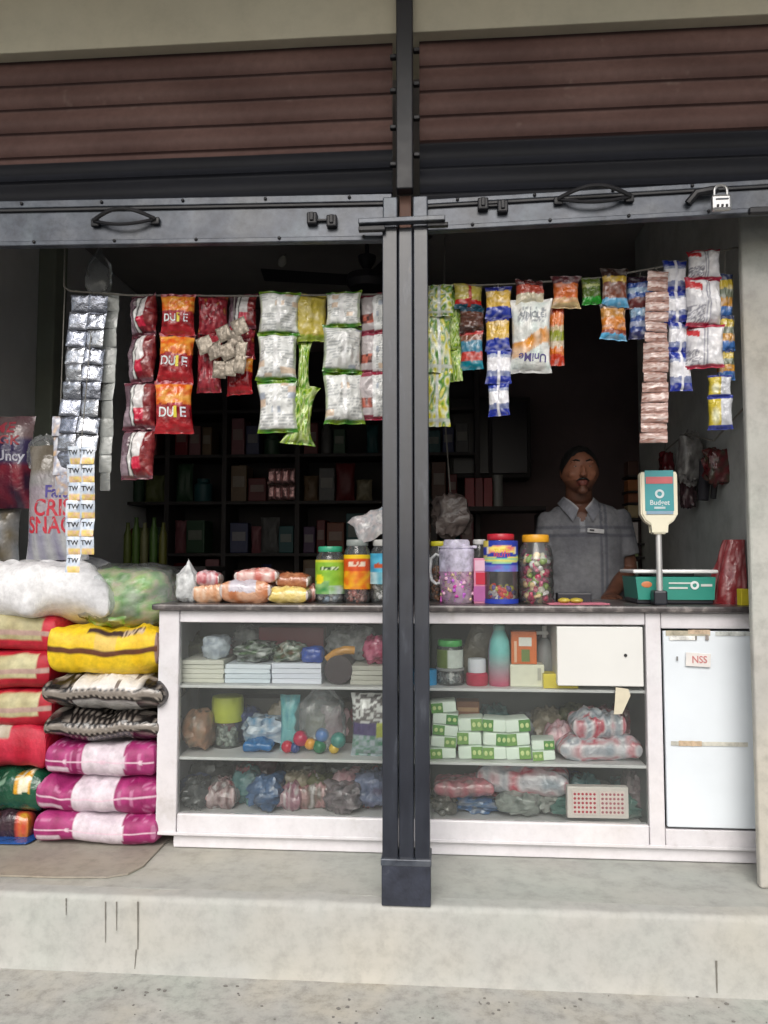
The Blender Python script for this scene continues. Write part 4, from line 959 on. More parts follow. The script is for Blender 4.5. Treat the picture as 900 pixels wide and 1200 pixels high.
# pitcher
cx, wd, a, b = rect(514, 557, 632, 707, YT); r = wd/2; h = b-ZT_
pt = thing('water_jug', 'translucent lilac plastic jug holding pink sweets', 'jug', (cx, YT+r, ZT_))
mb = MB(); mb.lathe([(r*.965, h*.5), (r*.975, h*.6), (r*.98, h*.76), (r*1.0, h*.80), (r*1.0, h*.83), (r*.93, h*.85), (r*.9, h*.88)], seg=36, cap=False)
mb.obj('jug_body', 'lilac', pt)
mb = MB(); mb.lathe([(.001, .001), (r*.84, 0), (r*.9, .006), (r*.95, h*.3), (r*.965, h*.5)], seg=36, cap=False); mb.obj('jug_base', 'jugclear', pt)
mb = MB(); mb.lathe([(r*.97, h*.865), (r*.98, h*.875), (r*.9, h*.90), (r*.74, h*.91), (r*.74, h*.97), (r*.68, h*1.0)], seg=36); mb.box((r*1.0, 0, h*.885), (r*.3, r*.5, .012), .004); mb.obj('lid', M['lilac'], pt)
mb = MB(); mb.tube([(-r*.93, 0, h*.74), (-r*1.15, 0, h*.77), (-r*1.42, 0, h*.70), (-r*1.5, 0, h*.5), (-r*1.4, 0, h*.36), (-r*1.15, 0, h*.3), (-r*.9, 0, h*.32)], .008, 10, radii=[(.007, .012)]*7); mb.obj('handle', 'milky', pt)
f = MB(); pal = [rgb(226, 100, 200), rgb(240, 150, 215), rgb(214, 70, 180), rgb(246, 200, 225), rgb(240, 214, 170), rgb(214, 120, 230)]
for k in range(190):
    an, rad = rnd.uniform(0, 6.283), r*.86*math.sqrt(rnd.uniform(.5, 1)); zz_ = .012+h*.46*rnd.random()
    f.box((rad*math.cos(an), rad*math.sin(an), zz_), (rnd.uniform(.02, .036), .013, .012), .003, rot=Euler((rnd.uniform(0, 3), rnd.uniform(0, 3), rnd.uniform(0, 3))), col=pal[rnd.randrange(6)], seg=1)
tag(f.obj('sweets', 'pack', None, (cx, YT+r, ZT_), weld=False), 'pink wrapped sweets filling the lower half of the lilac jug', 'sweets', None, 'stuff')
jar('sweet_jar', 'dim jar with a yellow lid half hidden behind the lilac jug', 'sweet jar', (502, 530, 634, 706), YT+.14, ZT_, (.6, .55, .03, 1), .08, None, [rgb(150, 90, 40), rgb(110, 70, 50)], .6, flabel='brown sweets in the dim jar behind the jug')
BX('sweet_box', 'pink carton with a red ball print between jug and blue jar', 'carton', (555, 573, 654, 707), YT+.03, ZT_, .05, rgb(206, 130, 160), parts=(('red_print', .15, .85, .42, .68, rgb(190, 30, 60)), ('mixed_print', .0, .95, .05, .38, rgb(170, 90, 150)), ('pale_print', .1, .9, .72, .95, rgb(220, 180, 200))), rz=R(-6))
jar('sweet_jar', 'plain clear jar standing behind the pink carton', 'sweet jar', (553, 572, 632, 706), YT+.14, ZT_, (.6, .6, .6, 1), .08, None, [rgb(120, 90, 90), rgb(150, 130, 120)], .5, flabel='dull sweets in the plain jar behind the carton')
def lab_bubble(u, v, s):
    n = noise.noise(Vector((u*3, v*3, 2)))
    if v > .55 and u < -.55: return rgb(226, 206, 90)
    if abs(u) < .62 and .12 < v-.12*math.cos(u*2.2) < .55: return mixc(rgb(236, 120, 120), rgb(250, 230, 120), .5+n*1.6) if abs(u) < .52 else W_
    if -.45 < v+.15*math.cos(u*2)-.1 < -.05: return mixc(rgb(240, 220, 90), rgb(120, 200, 170), .5+.5*math.sin(v*26+u))
    if v < -.6: return mixc(rgb(130, 100, 190), rgb(90, 140, 210), .5+n*1.5)
    return rgb(36, 60, 170)
jb = jar('sweet_jar', 'red lidded bubble gum jar in a blue printed sleeve', 'sweet jar', (568, 609, 625, 709), YT-.02, ZT_, (.5, .02, .04, 1), .09, (.46, .90, lab_bubble), [rgb(200, 190, 60), rgb(210, 60, 60), rgb(230, 170, 70), rgb(110, 90, 170), W_], .26, lidr=.78, flabel='bright gum balls in the blue sleeved jar')
cx, wd, a, b = rect(568, 609, 625, 709, YT-.02)
mb = MB(); mb.lathe([(wd*.508, .002), (wd*.508, .020)], seg=32, col=rgb(36, 60, 170), cap=False); mb.obj('label_wrap', 'paint', jb)
hj = b-ZT_
for (s, size, dz, c, sx) in (('TUTTI', .022, .75, (.75, .55, .02, 1), 1), ('FRUTTI', .02, .69, (.6, .05, .08, 1), 1)):
    write(jb, s, size, lambda x, y: (wd*.512*math.sin(x/(wd*.5)), -wd*.512*math.cos(x/(wd*.5)), hj*dz+y), flat(c), False, sx)
jar('sweet_jar', 'ribbed clear jar of mixed sweets with an orange yellow lid', 'sweet jar', (609, 652, 626, 708), YT-.01, ZT_, (.75, .36, .02, 1), .11, None, [rgb(214, 214, 190), rgb(190, 40, 90), rgb(140, 170, 80), W_, rgb(226, 200, 150), rgb(206, 90, 130)], .72, lidr=.74, ribs=4, flabel='mixed wrapped sweets filling the ribbed jar', shoulder=.2)
mb = MB(); cx, wd, a, b = rect(653, 693, 688, 702, YT+.1); mb.box((cx, YT+.12, ZT_+.02), (wd, .05, .038), .004); tag(mb.obj('black_box', 'darkpl'), 'flat black box at the elbow of the shopkeeper', 'box')
mb = MB(); cx, wd, a, b = rect(640, 712, 700, 707, YT); mb.box((cx, YT+.02, ZT_+.003), (wd, .11, .004), .001, rot=Euler((0, 0, R(4)))); tag(mb.obj('pink_slip', flat(rgb(206, 120, 140))), 'pink paper slip on the countertop beneath two gold sweets', 'paper slip')
for k, (px, lab) in enumerate((((654, 669, 700, 708), 'gold wrapped round sweet next to the ribbed jar'), ((668, 684, 700, 708), 'gold wrapped round sweet on the pink slip facing the shopkeeper'))):
    cx, wd, a, b = rect(*px, YT-.02); mb = MB(); mb.ell((0, 0, 0), (wd/2, wd/2, .011), 14, col=rgb(190, 170, 70)); o = mb.obj('gold_sweet', 'pack', None, (cx, YT-.01, ZT_+.0155)); tag(o, lab, 'sweet')
# scale
cx, wd, a, b = rect(742, 842, 668, 706, YT+.02)
sc_ = thing('weighing_scale', 'teal electronic weighing scale with a steel pan and display pole', 'weighing scale', (cx, YT+.02, ZT_))
hz = b-ZT_; sw = wd
mb = MB(); mb.box((0, .11, .012), (sw*.9, .2, .02), .005); mb.obj('scale_foot', 'darkpl', sc_)
mb = MB(); pts = [(-sw*.44, .018), (sw*.45, .018), (sw*.47, hz*.80), (-sw*.47, hz*.80)]; mb.prism(pts, .0, .22); mb.obj('scale_body', 'teal', sc_)
mb = MB(); mb.box((sw*.0, .11, hz*.86), (sw*.5, .16, .014), .003); mb.obj('pan_support', 'darkpl', sc_)
mb = MB(); mb.box((0, .11, hz*.955), (sw*1.0, .23, .014), .005); mb.obj('weighing_pan', mat('polished_pan', (.85, .85, .85, 1), .25, metal=.15, var=.05), sc_)
mb = MB(); mb.box((-.01+sw*.1, -.0015, hz*.62), (sw*.3, .003, .006)).box((-.01+sw*.06, -.0015, hz*.48), (sw*.22, .003, .007)).box((sw*.36, -.0015, hz*.56), (sw*.13, .003, .009)); mb.obj('white_marking', flat((.6, .65, .62, 1)), sc_)
mb = MB(); mb.lathe([(.016, 0), (.016, .003), (.008, .0031), (.008, 0)], seg=20, cap=False); mb.obj('round_emblem', flat((.75, .8, .8, 1)), sc_, (sw*.22, -.001, hz*.56), (R(90), 0, 0))
mb = MB(); mb.ell((0, 0, 0), (.02, .002, .012), 16); mb.obj('orange_emblem', flat((.6, .2, .08, 1)), sc_, (-sw*.34, -.001, hz*.58))
pcx = at(772, 640, YT-.03).x-cx; py_ = -.05
mb = MB(); mb.box((pcx, py_+.012, .028), (.05, .06, .055), .008); mb.obj('pole_socket', 'darkpl', sc_)
zpole = at(772, 624, YT-.03).z-ZT_
mb = MB(); mb.lathe([(.0115, .05), (.0115, zpole+.01)], seg=16); mb.obj('display_pole', 'pole', sc_, (pcx, py_, 0))
hx, hwid, h0, h1 = rect(753, 796, 553, 612, YT-.03)
zn = zpole; hh0, hh1 = h0-ZT_, h1-ZT_
mb = MB(); q = hwid/2
out = [(-q*.35, zn-.006), (q*.35, zn-.006), (q*.37, zn+.04), (q*.42, hh0-.014), (q*.78, hh0+.004), (q, hh0+.03), (q, hh1-.012), (q*.93, hh1-.002), (-q*.93, hh1-.002), (-q, hh1-.012), (-q, hh0+.03), (-q*.78, hh0+.004), (-q*.42, hh0-.014), (-q*.37, zn+.04)]
mb.prism(out, -.022, .022); bmesh.ops.bevel(mb.bm, geom=[e for e in mb.bm.edges if abs(e.verts[0].co.y-e.verts[1].co.y) < 1e-5], offset=.005, segments=2, affect='EDGES')
hd = mb.obj('display_head', 'cream', sc_, (pcx, py_, 0))
mb = MB(); mb.box((0, -.0225, (hh0+hh1)/2+.022), (q*1.56, .004, (hh1-hh0)*.80), .001); mb.obj('display_sticker', 'tealdisp', hd)
mb = MB(); mb.box((0, -.0247, hh1-.034), (q*1.45, .003, .026)); mb.obj('red_band', flat((.55, .13, .14, 1)), hd)
mb = MB(); mb.box((0, -.0247, hh0+.035), (q*1.45, .003, .012)); mb.obj('pale_band', flat((.25, .38, .5, 1)), hd)
mb = MB(); mb.lathe([(.017, 0), (.017, .003), (.009, .0031), (.009, 0)], seg=20, cap=False); mb.obj('round_emblem', flat((.6, .68, .7, 1)), hd, (0, -.0245, hh0+.105), (R(90), 0, 0))
write(hd, 'Budget', .026, lambda x, y: (x, -.0255, hh0+.072+y), flat((.6, .68, .7, 1)))
mb = MB(); mb.box((0, -.0247, hh0+.053), (q*.6, .003, .008)); mb.obj('pale_band', flat((.5, .6, .62, 1)), hd)
# striped bag at the end
cx, wd, a, b = rect(842, 884, 632, 708, YT+.05); h = b-ZT_
mb = MB()
def rb_(u, v):
    th = 2*math.pi*u; k = 1-.42*max(0, v-.3)/.7*(1 if v > .3 else 0); n = noise.noise(Vector((math.cos(th)*2, math.sin(th)*2, v*3)))
    return (wd/2*1.0*math.cos(th)*k*(1+.28*n)+.03*v, .07*math.sin(th)*k*(1+.12*n), h*v)
mb.surf(rb_, 40, 20, lambda u, v: mixc(rgb(150, 50, 56), rgb(206, 150, 150), max(0, math.sin(u*100+noise.noise(Vector((u*8, v*4, 1)))*3))**4*.8+.1*v), wrapu=True)
tag(mb.obj('striped_bag', 'pack', None, (cx-.01, YT+.12, ZT_)), 'red bag with thin pale stripes leaning by the pilaster', 'bag')
BX('yellow_packet', 'little yellow packet at the very end of the countertop', 'packet', (868, 884, 690, 709), YT-.03, ZT_, .03, rgb(214, 196, 50), rz=R(12))
# ================================================================== INSIDE THE COUNTER
YI = YC+.075
tr_ = (0, 0)
def stack(px, y0, y1, label, n, c, spine, dz=0, D=.22):
    cx, wd, a, b = rect(px[0], px[1], y0, y1, YI); h = (b-Z1-.002)/n
    st = thing('notebook_stack', label, 'notebooks', (cx, YI, Z1+.001), 0, 'notebook stacks on the top shelf')
    for k in range(n):
        mb = MB(); mb.box((rnd.uniform(-.003, .003), D/2+rnd.uniform(-.004, .004), h*(k+.5)), (wd*.985, D, h*.93), .002)
        mb.obj('notebook', mat('notebook_edge_%d' % len(bpy.data.materials), mixc(c, spine, rnd.random()*.6), .7, scale=4, stretch=(1, 1, 120), var=.15), st)
stack((211, 262), 773, 807, 'cream edged notebook stack under the crumpled white bag', 5, (.76, .75, .66, 1), (.6, .6, .52, 1))
stack((263, 317), 778, 807, 'bluish white notebook stack between the cream and tallest stacks', 4, (.76, .82, .88, 1), (.62, .70, .78, 1))
stack((318, 377), 777, 808, 'bluish white notebook stack beside the dark round roll', 4, (.80, .82, .90, 1), (.66, .70, .80, 1))
stack((411, 455), 780, 808, 'grey cream notebook stack against the post', 4, (.55, .54, .48, 1), (.45, .44, .38, 1))
zs = zpx(230, 774, YI)
bag('plastic_bag', 'crumpled silvery white bag on the cream notebooks', 'plastic bag', (232, 266, 745, 775), YI, zs, .12, [rgb(205, 214, 222), rgb(150, 160, 172)], 'pack', amp=.2)
bag('plastic_bag', 'green and black packets heaped on the bluish notebooks', 'plastic bag', (270, 318, 754, 780), YI+.02, zpx(290, 779, YI), .14, [rgb(60, 84, 60), rgb(180, 186, 180), rgb(40, 44, 40), rgb(90, 120, 80)], 'pack', amp=.3)
bag('plastic_bag', 'green silver packets lying before the red carton', 'plastic bag', (318, 356, 754, 780), YI+.02, zpx(335, 779, YI), .14, [rgb(120, 90, 60), rgb(190, 196, 186), rgb(50, 80, 50), rgb(110, 80, 60)], 'pack', amp=.3)
BX('red_carton', 'dull red carton at the back of the top shelf', 'carton', (303, 379, 735, 800), YI+.19, Z1+.001, .1, rgb(130, 44, 54), rz=R(2))
bag('blue_packet', 'bright blue packet on the notebooks by the dark roll', 'packet', (351, 379, 758, 779), YI, zpx(360, 779, YI), .08, [rgb(30, 60, 150), rgb(50, 90, 180)], 'pack', amp=.15)
cx, wd, a, b = rect(380, 413, 768, 808, YI)
mb = MB(); mb.tube([(0, 0, 0), (.0, .16, .0)], wd/2, 20); ro = mb.obj('sweet_roll', mat('dark_roll', (.05, .035, .04, 1), .4, scale=30), None, (cx, YI, Z1+.002+wd/2)); tag(ro, 'dark round roll lying end-on between two notebook stacks', 'roll')
mb = MB(); mb.tube([(-.05, .03, .03), (-.02, .02, .055), (.02, .02, .068), (.055, .03, .066)], .017, 10, col=rgb(206, 150, 70)); tag(mb.obj('yellow_wrapper', 'pack', None, (cx+.002, YI+.01, Z1+wd/2+.008)), 'yellow and red wrapper arched over the dark roll', 'wrapper')
bag('clear_bag', 'dull clear bag sagging above the dark roll', 'plastic bag', (380, 440, 735, 776), YI+.1, zpx(400, 778, YI+.1), .16, [W_, W_], 'haze_clear', amp=.25)
bag('pink_packet', 'pink and crimson packet on the grey cream notebooks', 'packet', (424, 456, 746, 782), YI+.02, zpx(440, 781, YI), .12, [rgb(160, 30, 70), rgb(206, 110, 140), rgb(110, 30, 50)], 'pack', amp=.25)
bag('plastic_bag', 'dim green bag at the back of the top shelf near the end panel', 'plastic bag', (268, 310, 735, 772), YI+.2, Z1+.06, .12, [rgb(70, 80, 76), rgb(90, 100, 92)], 'haze_clear')
# second shelf
bag('plastic_bag', 'brownish clear bag in the corner of the middle shelf', 'plastic bag', (209, 246, 835, 886), YI+.0, Z2, .16, [rgb(130, 116, 100), rgb(160, 120, 96), rgb(100, 96, 86)], 'pack', amp=.2)
jar('plastic_tub', 'clear tub with a big lime lid on the middle shelf', 'tub', (243, 280, 818, 882), YI+.08, Z2, (.45, .5, .06, 1), .5, None, [rgb(170, 180, 170), rgb(130, 140, 130)], .4, lidr=.98, flabel='pale goods inside the tub with the lime lid')
LY('blue_bag', 'blue packet with a white corner beside the lime tub', 'packet', (283, 318, 868, 886), YI+.02, Z2, .12, solid(rgb(40, 110, 170), .3), 'pack', wr=.8, pe=3)
bag('blue_bag', 'crumpled sky blue bag lying over the blue packet', 'plastic bag', (280, 332, 842, 875), YI+.06, zpx(300, 873, YI+.06), .12, [rgb(70, 130, 170), rgb(190, 200, 210), rgb(60, 90, 120)], 'pack', amp=.3)
PK('teal_packet', 'tall teal packet standing on the middle shelf', 'packet', (328, 352, 814, 880), YI+.08, Z2, .05, st_blotch([rgb(90, 170, 180), rgb(130, 190, 190), rgb(70, 140, 160)], 2), nu=12, nv=14)
bag('clear_bag', 'tall clear bag of toys with coloured balls', 'plastic bag', (342, 404, 812, 890), YI+.02, Z2, .16, [W_, W_], 'clear', tie=True, amp=.16)
for k, (px, py, rr, c, lab) in enumerate(((352, 866, 9, rgb(190, 40, 80), 'crimson toy ball, the biggest in the clear bag'), (363, 872, 7, rgb(230, 160, 50), 'orange yellow toy ball in front of the crimson one'), (336, 884, 7, rgb(200, 40, 66), 'red toy ball lying loose on the shelf before the clear bag'), (391, 881, 6, rgb(214, 180, 60), 'yellow toy ball near the patterned pack'), (374, 880, 8, rgb(40, 120, 80), 'dark green toy ball in the clear bag'), (396, 868, 9, rgb(70, 140, 130), 'sea green toy ball at the side of the clear bag'), (377, 862, 8, rgb(90, 130, 190), 'blue toy ball highest in the clear bag'), (345, 882, 6, rgb(50, 70, 130), 'navy toy ball low in the clear bag'))):
    p = at(px, py, YI+.03); mb = MB(); r_ = rr*3.1/900
    mb.ell((0, 0, 0), (r_,)*3, 16, col=c); o = mb.obj('toy_ball', 'pack', None, (p.x, YI+.04, max(Z2+r_+.001, p.z))); tag(o, lab, 'toy ball', 'toy balls in the cabinet')
def patt(u, v, s):
    if v > .1: return W_ if cells(u, v, 6, 14, 3) > .45 else rgb(110, 104, 104)
    if u > .3 and v > -.35: return rgb(190, 196, 90)
    if v > -.3: return rgb(84, 70, 120)
    return mixc(rgb(190, 196, 210), rgb(80, 140, 110), cells(u, v, 5, 10, 4))
PK('printed_pack', 'black and white lettered pack with a purple base by the post', 'packet', (411, 460, 812, 890), YI+.02, Z2, .07, patt, nu=24, nv=30)
BX('brown_carton', 'dim brown carton at the back of the middle shelf', 'carton', (385, 425, 822, 880), YI+.22, Z2, .1, rgb(84, 70, 62))
BX('grey_carton', 'dim grey carton behind the blue bag', 'carton', (280, 330, 818, 870), YI+.24, Z2, .1, rgb(76, 74, 72))
# lowest shelf of dim bags
for k, (px, c, lab) in enumerate((((208, 240, 918, 958), [rgb(70, 74, 76), rgb(96, 96, 96)], 'grey bag in the corner of the cabinet floor'), ((236, 276, 922, 957), [rgb(150, 60, 66), rgb(190, 170, 170), rgb(110, 80, 80)], 'red and white bag on the cabinet floor'), ((270, 296, 900, 950), [rgb(110, 30, 40), rgb(90, 40, 50)], 'dark red bag behind the blue bag on the cabinet floor'), ((288, 330, 912, 956), [rgb(50, 76, 110), rgb(80, 110, 150), rgb(60, 70, 90)], 'blue bag bulging in the middle of the cabinet floor'), ((322, 352, 926, 957), [rgb(130, 80, 100), rgb(170, 130, 140)], 'pinkish bag beside the blue bag on the cabinet floor'), ((346, 384, 918, 957), [rgb(130, 60, 60), rgb(190, 150, 150), rgb(100, 90, 80)], 'bag with red and pale streaks on the cabinet floor'), ((376, 424, 922, 958), [rgb(90, 84, 86), rgb(140, 130, 134), rgb(70, 70, 74)], 'dull clear bag near the post on the cabinet floor'), ((412, 456, 908, 957), [rgb(60, 76, 110), rgb(130, 140, 170), rgb(80, 70, 96)], 'blue grey bag against the post on the cabinet floor'))):
    if k in (1, 4, 5):
        LY('goods_bag', lab, 'plastic bag', px, YI+.02+.03*(k % 3), ZB, .15, st_blotch(c+[rgb(206, 200, 200)], 3.5, k*3.3), 'bagfilm', wr=1.2, pe=3, nu=40, group='goods bags on the cabinet floor'); continue
    bag('goods_bag', lab, 'plastic bag', px, YI+.02+.05*(k % 3), ZB, .16, c, 'bagfilm', amp=.3, group='goods bags on the cabinet floor')
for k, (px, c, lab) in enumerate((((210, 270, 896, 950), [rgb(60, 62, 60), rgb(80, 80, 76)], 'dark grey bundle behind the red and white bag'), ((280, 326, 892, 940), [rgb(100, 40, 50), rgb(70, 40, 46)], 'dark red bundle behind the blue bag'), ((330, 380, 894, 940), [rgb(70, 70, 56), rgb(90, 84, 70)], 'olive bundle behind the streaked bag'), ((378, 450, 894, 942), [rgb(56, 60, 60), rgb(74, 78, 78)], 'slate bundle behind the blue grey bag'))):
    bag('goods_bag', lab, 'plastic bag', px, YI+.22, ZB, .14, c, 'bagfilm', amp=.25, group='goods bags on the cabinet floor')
CL = [('grey', [rgb(96, 96, 94), rgb(140, 140, 138)]), ('beige', [rgb(150, 136, 112), rgb(180, 170, 150)]), ('maroon', [rgb(104, 34, 44), rgb(150, 90, 96)]), ('teal', [rgb(50, 100, 104), rgb(110, 150, 150)]), ('olive', [rgb(90, 92, 60), rgb(130, 130, 100)]), ('navy', [rgb(46, 56, 96), rgb(90, 100, 140)]), ('silver', [rgb(170, 172, 176), rgb(110, 114, 120)]), ('pink', [rgb(176, 120, 130), rgb(206, 176, 180)])]
def clutter(zs, where, x0, x1, ytop, ybot, Y, n, off):
    for k in range(n):
        nmx, pal = CL[(k*3+off) % 8]; xa = x0+(x1-x0)*k/n; xb = x0+(x1-x0)*(k+1.25)/n
        bag('goods_bag', f'{nmx} bag at the back of {where}', 'plastic bag', (xa, xb, ytop+rnd.uniform(0, 16), ybot), Y, zs, .13, pal, 'bagfilm', amp=.28, group='goods bags behind the front rows')
clutter(Z2, 'the middle shelf, bread side of the post', 210, 440, 824, 880, YI+.2, 7, 0)
clutter(Z1, 'the top shelf, bread side of the post', 215, 300, 742, 800, YI+.21, 3, 4)
clutter(Z2, 'the middle shelf, scale side of the post', 560, 750, 826, 880, YI+.22, 6, 3)
clutter(ZB, 'the cabinet floor, scale side of the post', 510, 752, 905, 950, YI+.2, 7, 1)
clutter(ZB, 'the cabinet floor, bread side of the post', 206, 446, 900, 952, YI+.11, 8, 5)
clutter(ZB, 'the cabinet floor, mid row on the scale side', 506, 700, 912, 956, YI+.12, 6, 4)
clutter(Z2, 'the middle shelf, mid row by the blue bag', 246, 345, 830, 884, YI+.13, 4, 2)
clutter(Z1, 'the top shelf behind the teal bottle', 512, 650, 740, 800, YI+.22, 4, 6)
# beyond the post: top shelf
jar('plastic_tub', 'clear jar with a bright green lid and pale label', 'tub', (512, 543, 751, 784), YI, zpx(527, 784, YI), (.08, .42, .10, 1), .22, (.02, .66, lambda u, v, s: rgb(214, 222, 214) if u > -.1 else rgb(110, 130, 60)), None, lidr=.92)
jar('plastic_tub', 'stout clear jar of grey packets under the green lid jar', 'tub', (511, 545, 784, 808), YI, Z1, (.35, .36, .36, 1), .16, None, [rgb(160, 165, 165), rgb(110, 114, 116), W_], .7, lidr=.97, flabel='grey packets inside the stout clear jar')
mb = MB(); cx, wd, a, b = rect(494, 512, 786, 807, YI); mb.lathe([(wd/2, 0), (wd/2, b-Z1)], seg=20, col=rgb(50, 150, 206)); tag(mb.obj('blue_tin', 'paint', None, (cx, YI+.04, Z1)), 'small bright blue tin half behind the post', 'tin')
PK('leaf_packet', 'brown flat packet leaning behind the white capped tub', 'packet', (540, 574, 730, 800), YI+.16, None, .03, solid(rgb(120, 112, 96), .2), ry=R(22), nu=10, nv=12)
jar('plastic_tub', 'red tub with a tall white cap', 'tub', (546, 573, 773, 808), YI, Z1, (.72, .74, .80, 1), .52, None, None, lidr=.78, m=flat((.45, .02, .06, 1)))
cx, wd, a, b = rect(573, 599, 732, 808, YI); hb = b-Z1
bt = thing('pump_bottle', 'teal and pink shampoo bottle standing on the top shelf', 'bottle', (cx, YI+.04, Z1))
mb = MB(); r = wd/2; mb.lathe([(r*.92, 0), (r, .01), (r, hb*.55), (r*.9, hb*.72), (r*.6, hb*.86), (r*.5, hb*.9)], seg=24, colfn=lambda a_, z: rgb(196, 90, 120) if z < hb*.22 else (rgb(120, 200, 196) if math.cos(a_+1.2) > .1 else rgb(170, 170, 200))); mb.obj('bottle_body', 'paint', bt)
mb = MB(); mb.lathe([(r*.55, hb*.9), (r*.55, hb*.97), (r*.35, hb)], seg=20); mb.obj('cap', flat((.25, .5, .45, 1)), bt)
BX('cream_carton', 'plain cream carton under the orange box', 'carton', (598, 638, 779, 808), YI, Z1+.001, .1, rgb(226, 226, 206), parts=(('small_print', .8, .9, .3, .85, rgb(180, 180, 170)),))
zb_ = zpx(615, 779, YI)
BX('orange_carton', 'orange printed carton standing on the cream one', 'carton', (599, 629, 740, 779), YI+.01, zb_+.001, .07, rgb(214, 110, 50), parts=(('white_print', .3, .8, .55, .82, rgb(222, 222, 214)), ('leaf_print', .4, .72, .08, .45, rgb(110, 130, 70)), ('side_stripe', .12, .22, .05, .7, rgb(230, 190, 160))), rz=R(-3))
cx, wd, a, b = rect(628, 652, 733, 792, YI+.06)
gb = thing('pump_bottle', 'grey pump bottle with a white nozzle beside the white drawer', 'bottle', (cx, YI+.1, Z1))
mb = MB(); mb.lathe([(wd*.42, 0), (wd*.45, .008), (wd*.44, (b-Z1)*.6), (wd*.3, (b-Z1)*.72), (wd*.16, (b-Z1)*.78)], seg=20); mb.obj('bottle_body', flat((.25, .26, .27, 1)), gb)
mb = MB(); mb.box((-.01, 0, (b-Z1)*.86), (.05, .02, .014), .004); mb.tube([(0, 0, (b-Z1)*.76), (0, 0, (b-Z1)*.98)], .01, 12); mb.obj('nozzle', flat((.75, .76, .78, 1)), gb)
BX('yellow_carton', 'low yellow carton under the white drawer', 'carton', (637, 678, 790, 808), YI-.03, Z1+.001, .08, rgb(226, 206, 60))
# soap stacks
SG, SD_, SM = rgb(214, 232, 214), rgb(60, 136, 56), rgb(130, 170, 90)
def soap(cx, z0, wd, h, label, Y, rz, flip, tilt):
    t = thing('soap_box', label, 'soap box', (cx, Y, z0), rz, 'green and white soap boxes')
    t.rotation_euler = (0, tilt, rz)
    mb = MB(); mb.box((0, .05, h/2), (wd*.97, .1, h*.95), min(h, wd)*.16, seg=3); mb.obj('carton', 'soapcard', t)
    for (u0, u1) in ((-.47, -.02),) if flip else ((.03, .47),):
        p = MB(); p.box(((u0+u1)/2*wd, -.0012, h*.5), ((u1-u0)*wd, .003, h*.86), .001); lb = p.obj('green_label', flat(mixc(SD_, SM, rnd.random())), t)
        p = MB(); [p.ell(((u0+u1)/2*wd+dx*wd, -.0035, h*.52), (wd*.07, .001, h*.18), 12) for dx in (-.1, .1)]; p.obj('pale_flower', flat(rgb(206, 220, 150)), lb)
M['soapcard'] = mat('soap_carton_card', (.82, .92, .82, 1), .3, scale=6, var=.08)
cxs = [('first', 505, 536, 5, 823), ('second', 536, 566, 3, 842), ('third', 565, 594, 3, 843), ('fourth', 593, 624, 3, 843), ('fifth', 623, 651, 2, 868)]
nm = {5: ('bottom', 'second up', 'middle', 'fourth up', 'top'), 3: ('bottom', 'middle', 'top'), 2: ('lower', 'upper')}
for (od, x0, x1, n, yt) in cxs:
    Y = YI-.015; cx, wd, a, b = rect(x0, x1, yt, 895, Y); h = (b-Z2-.001)/n
    for k in range(n):
        soap(cx+rnd.uniform(-.004, .004), Z2+.001+h*k, wd, h, f'{nm[n][k]} green and white soap box in the {od} pile from the post', Y+rnd.uniform(0, .01), rnd.uniform(-.12, .12), (k+len(od)) % 2, rnd.uniform(-.09, .09))
BX('brown_carton', 'orange brown carton behind the soap piles', 'carton', (535, 562, 822, 880), YI+.12, Z2, .08, rgb(140, 90, 60), parts=(('pale_band', .05, .95, .8, .88, rgb(190, 150, 110)),))
def padp(sd): return st_blotch([rgb(206, 208, 212), rgb(150, 160, 170), rgb(214, 206, 210), rgb(190, 60, 80), rgb(190, 196, 202)], 3.2, sd)
LY('pad_pack', 'long clear pack with pink red prints on the middle shelf', 'packet', (655, 756, 865, 895), YI-.02, Z2, .16, padp(3), 'bagfilm', wr=.9, pe=3, nu=40)
LY('pad_pack', 'puffy silver pack with a red mark resting on the long one', 'packet', (671, 736, 838, 868), YI, zpx(700, 868, YI)-.003, .16, padp(7.7), 'bagfilm', wr=1, pe=2.6)
LY('pink_packet', 'pale pink packet leaning by the fifth soap pile', 'packet', (641, 676, 853, 894), YI+.08, Z2, .14, st_blotch([rgb(206, 190, 196), rgb(220, 150, 160)], 2), 'pack', wr=.7, pe=3)
# tag taped on the glass
cx, wd, a, b = rect(718, 741, 806, 838, YC-.001)
mb = MB(); mb.prism([(-wd*.3, b-a-.0), (wd*.35, b-a-.006), (wd*.45, (b-a)*.7), (wd*.0, (b-a)*.02), (-wd*.42, .0), (-wd*.35, (b-a)*.5)], 0, .0025); tag(mb.obj('paper_tag', flat(rgb(206, 198, 176), .7), None, (cx, YC+.009, a)), 'torn beige paper tag stuck on the glass under the white drawer', 'paper tag')
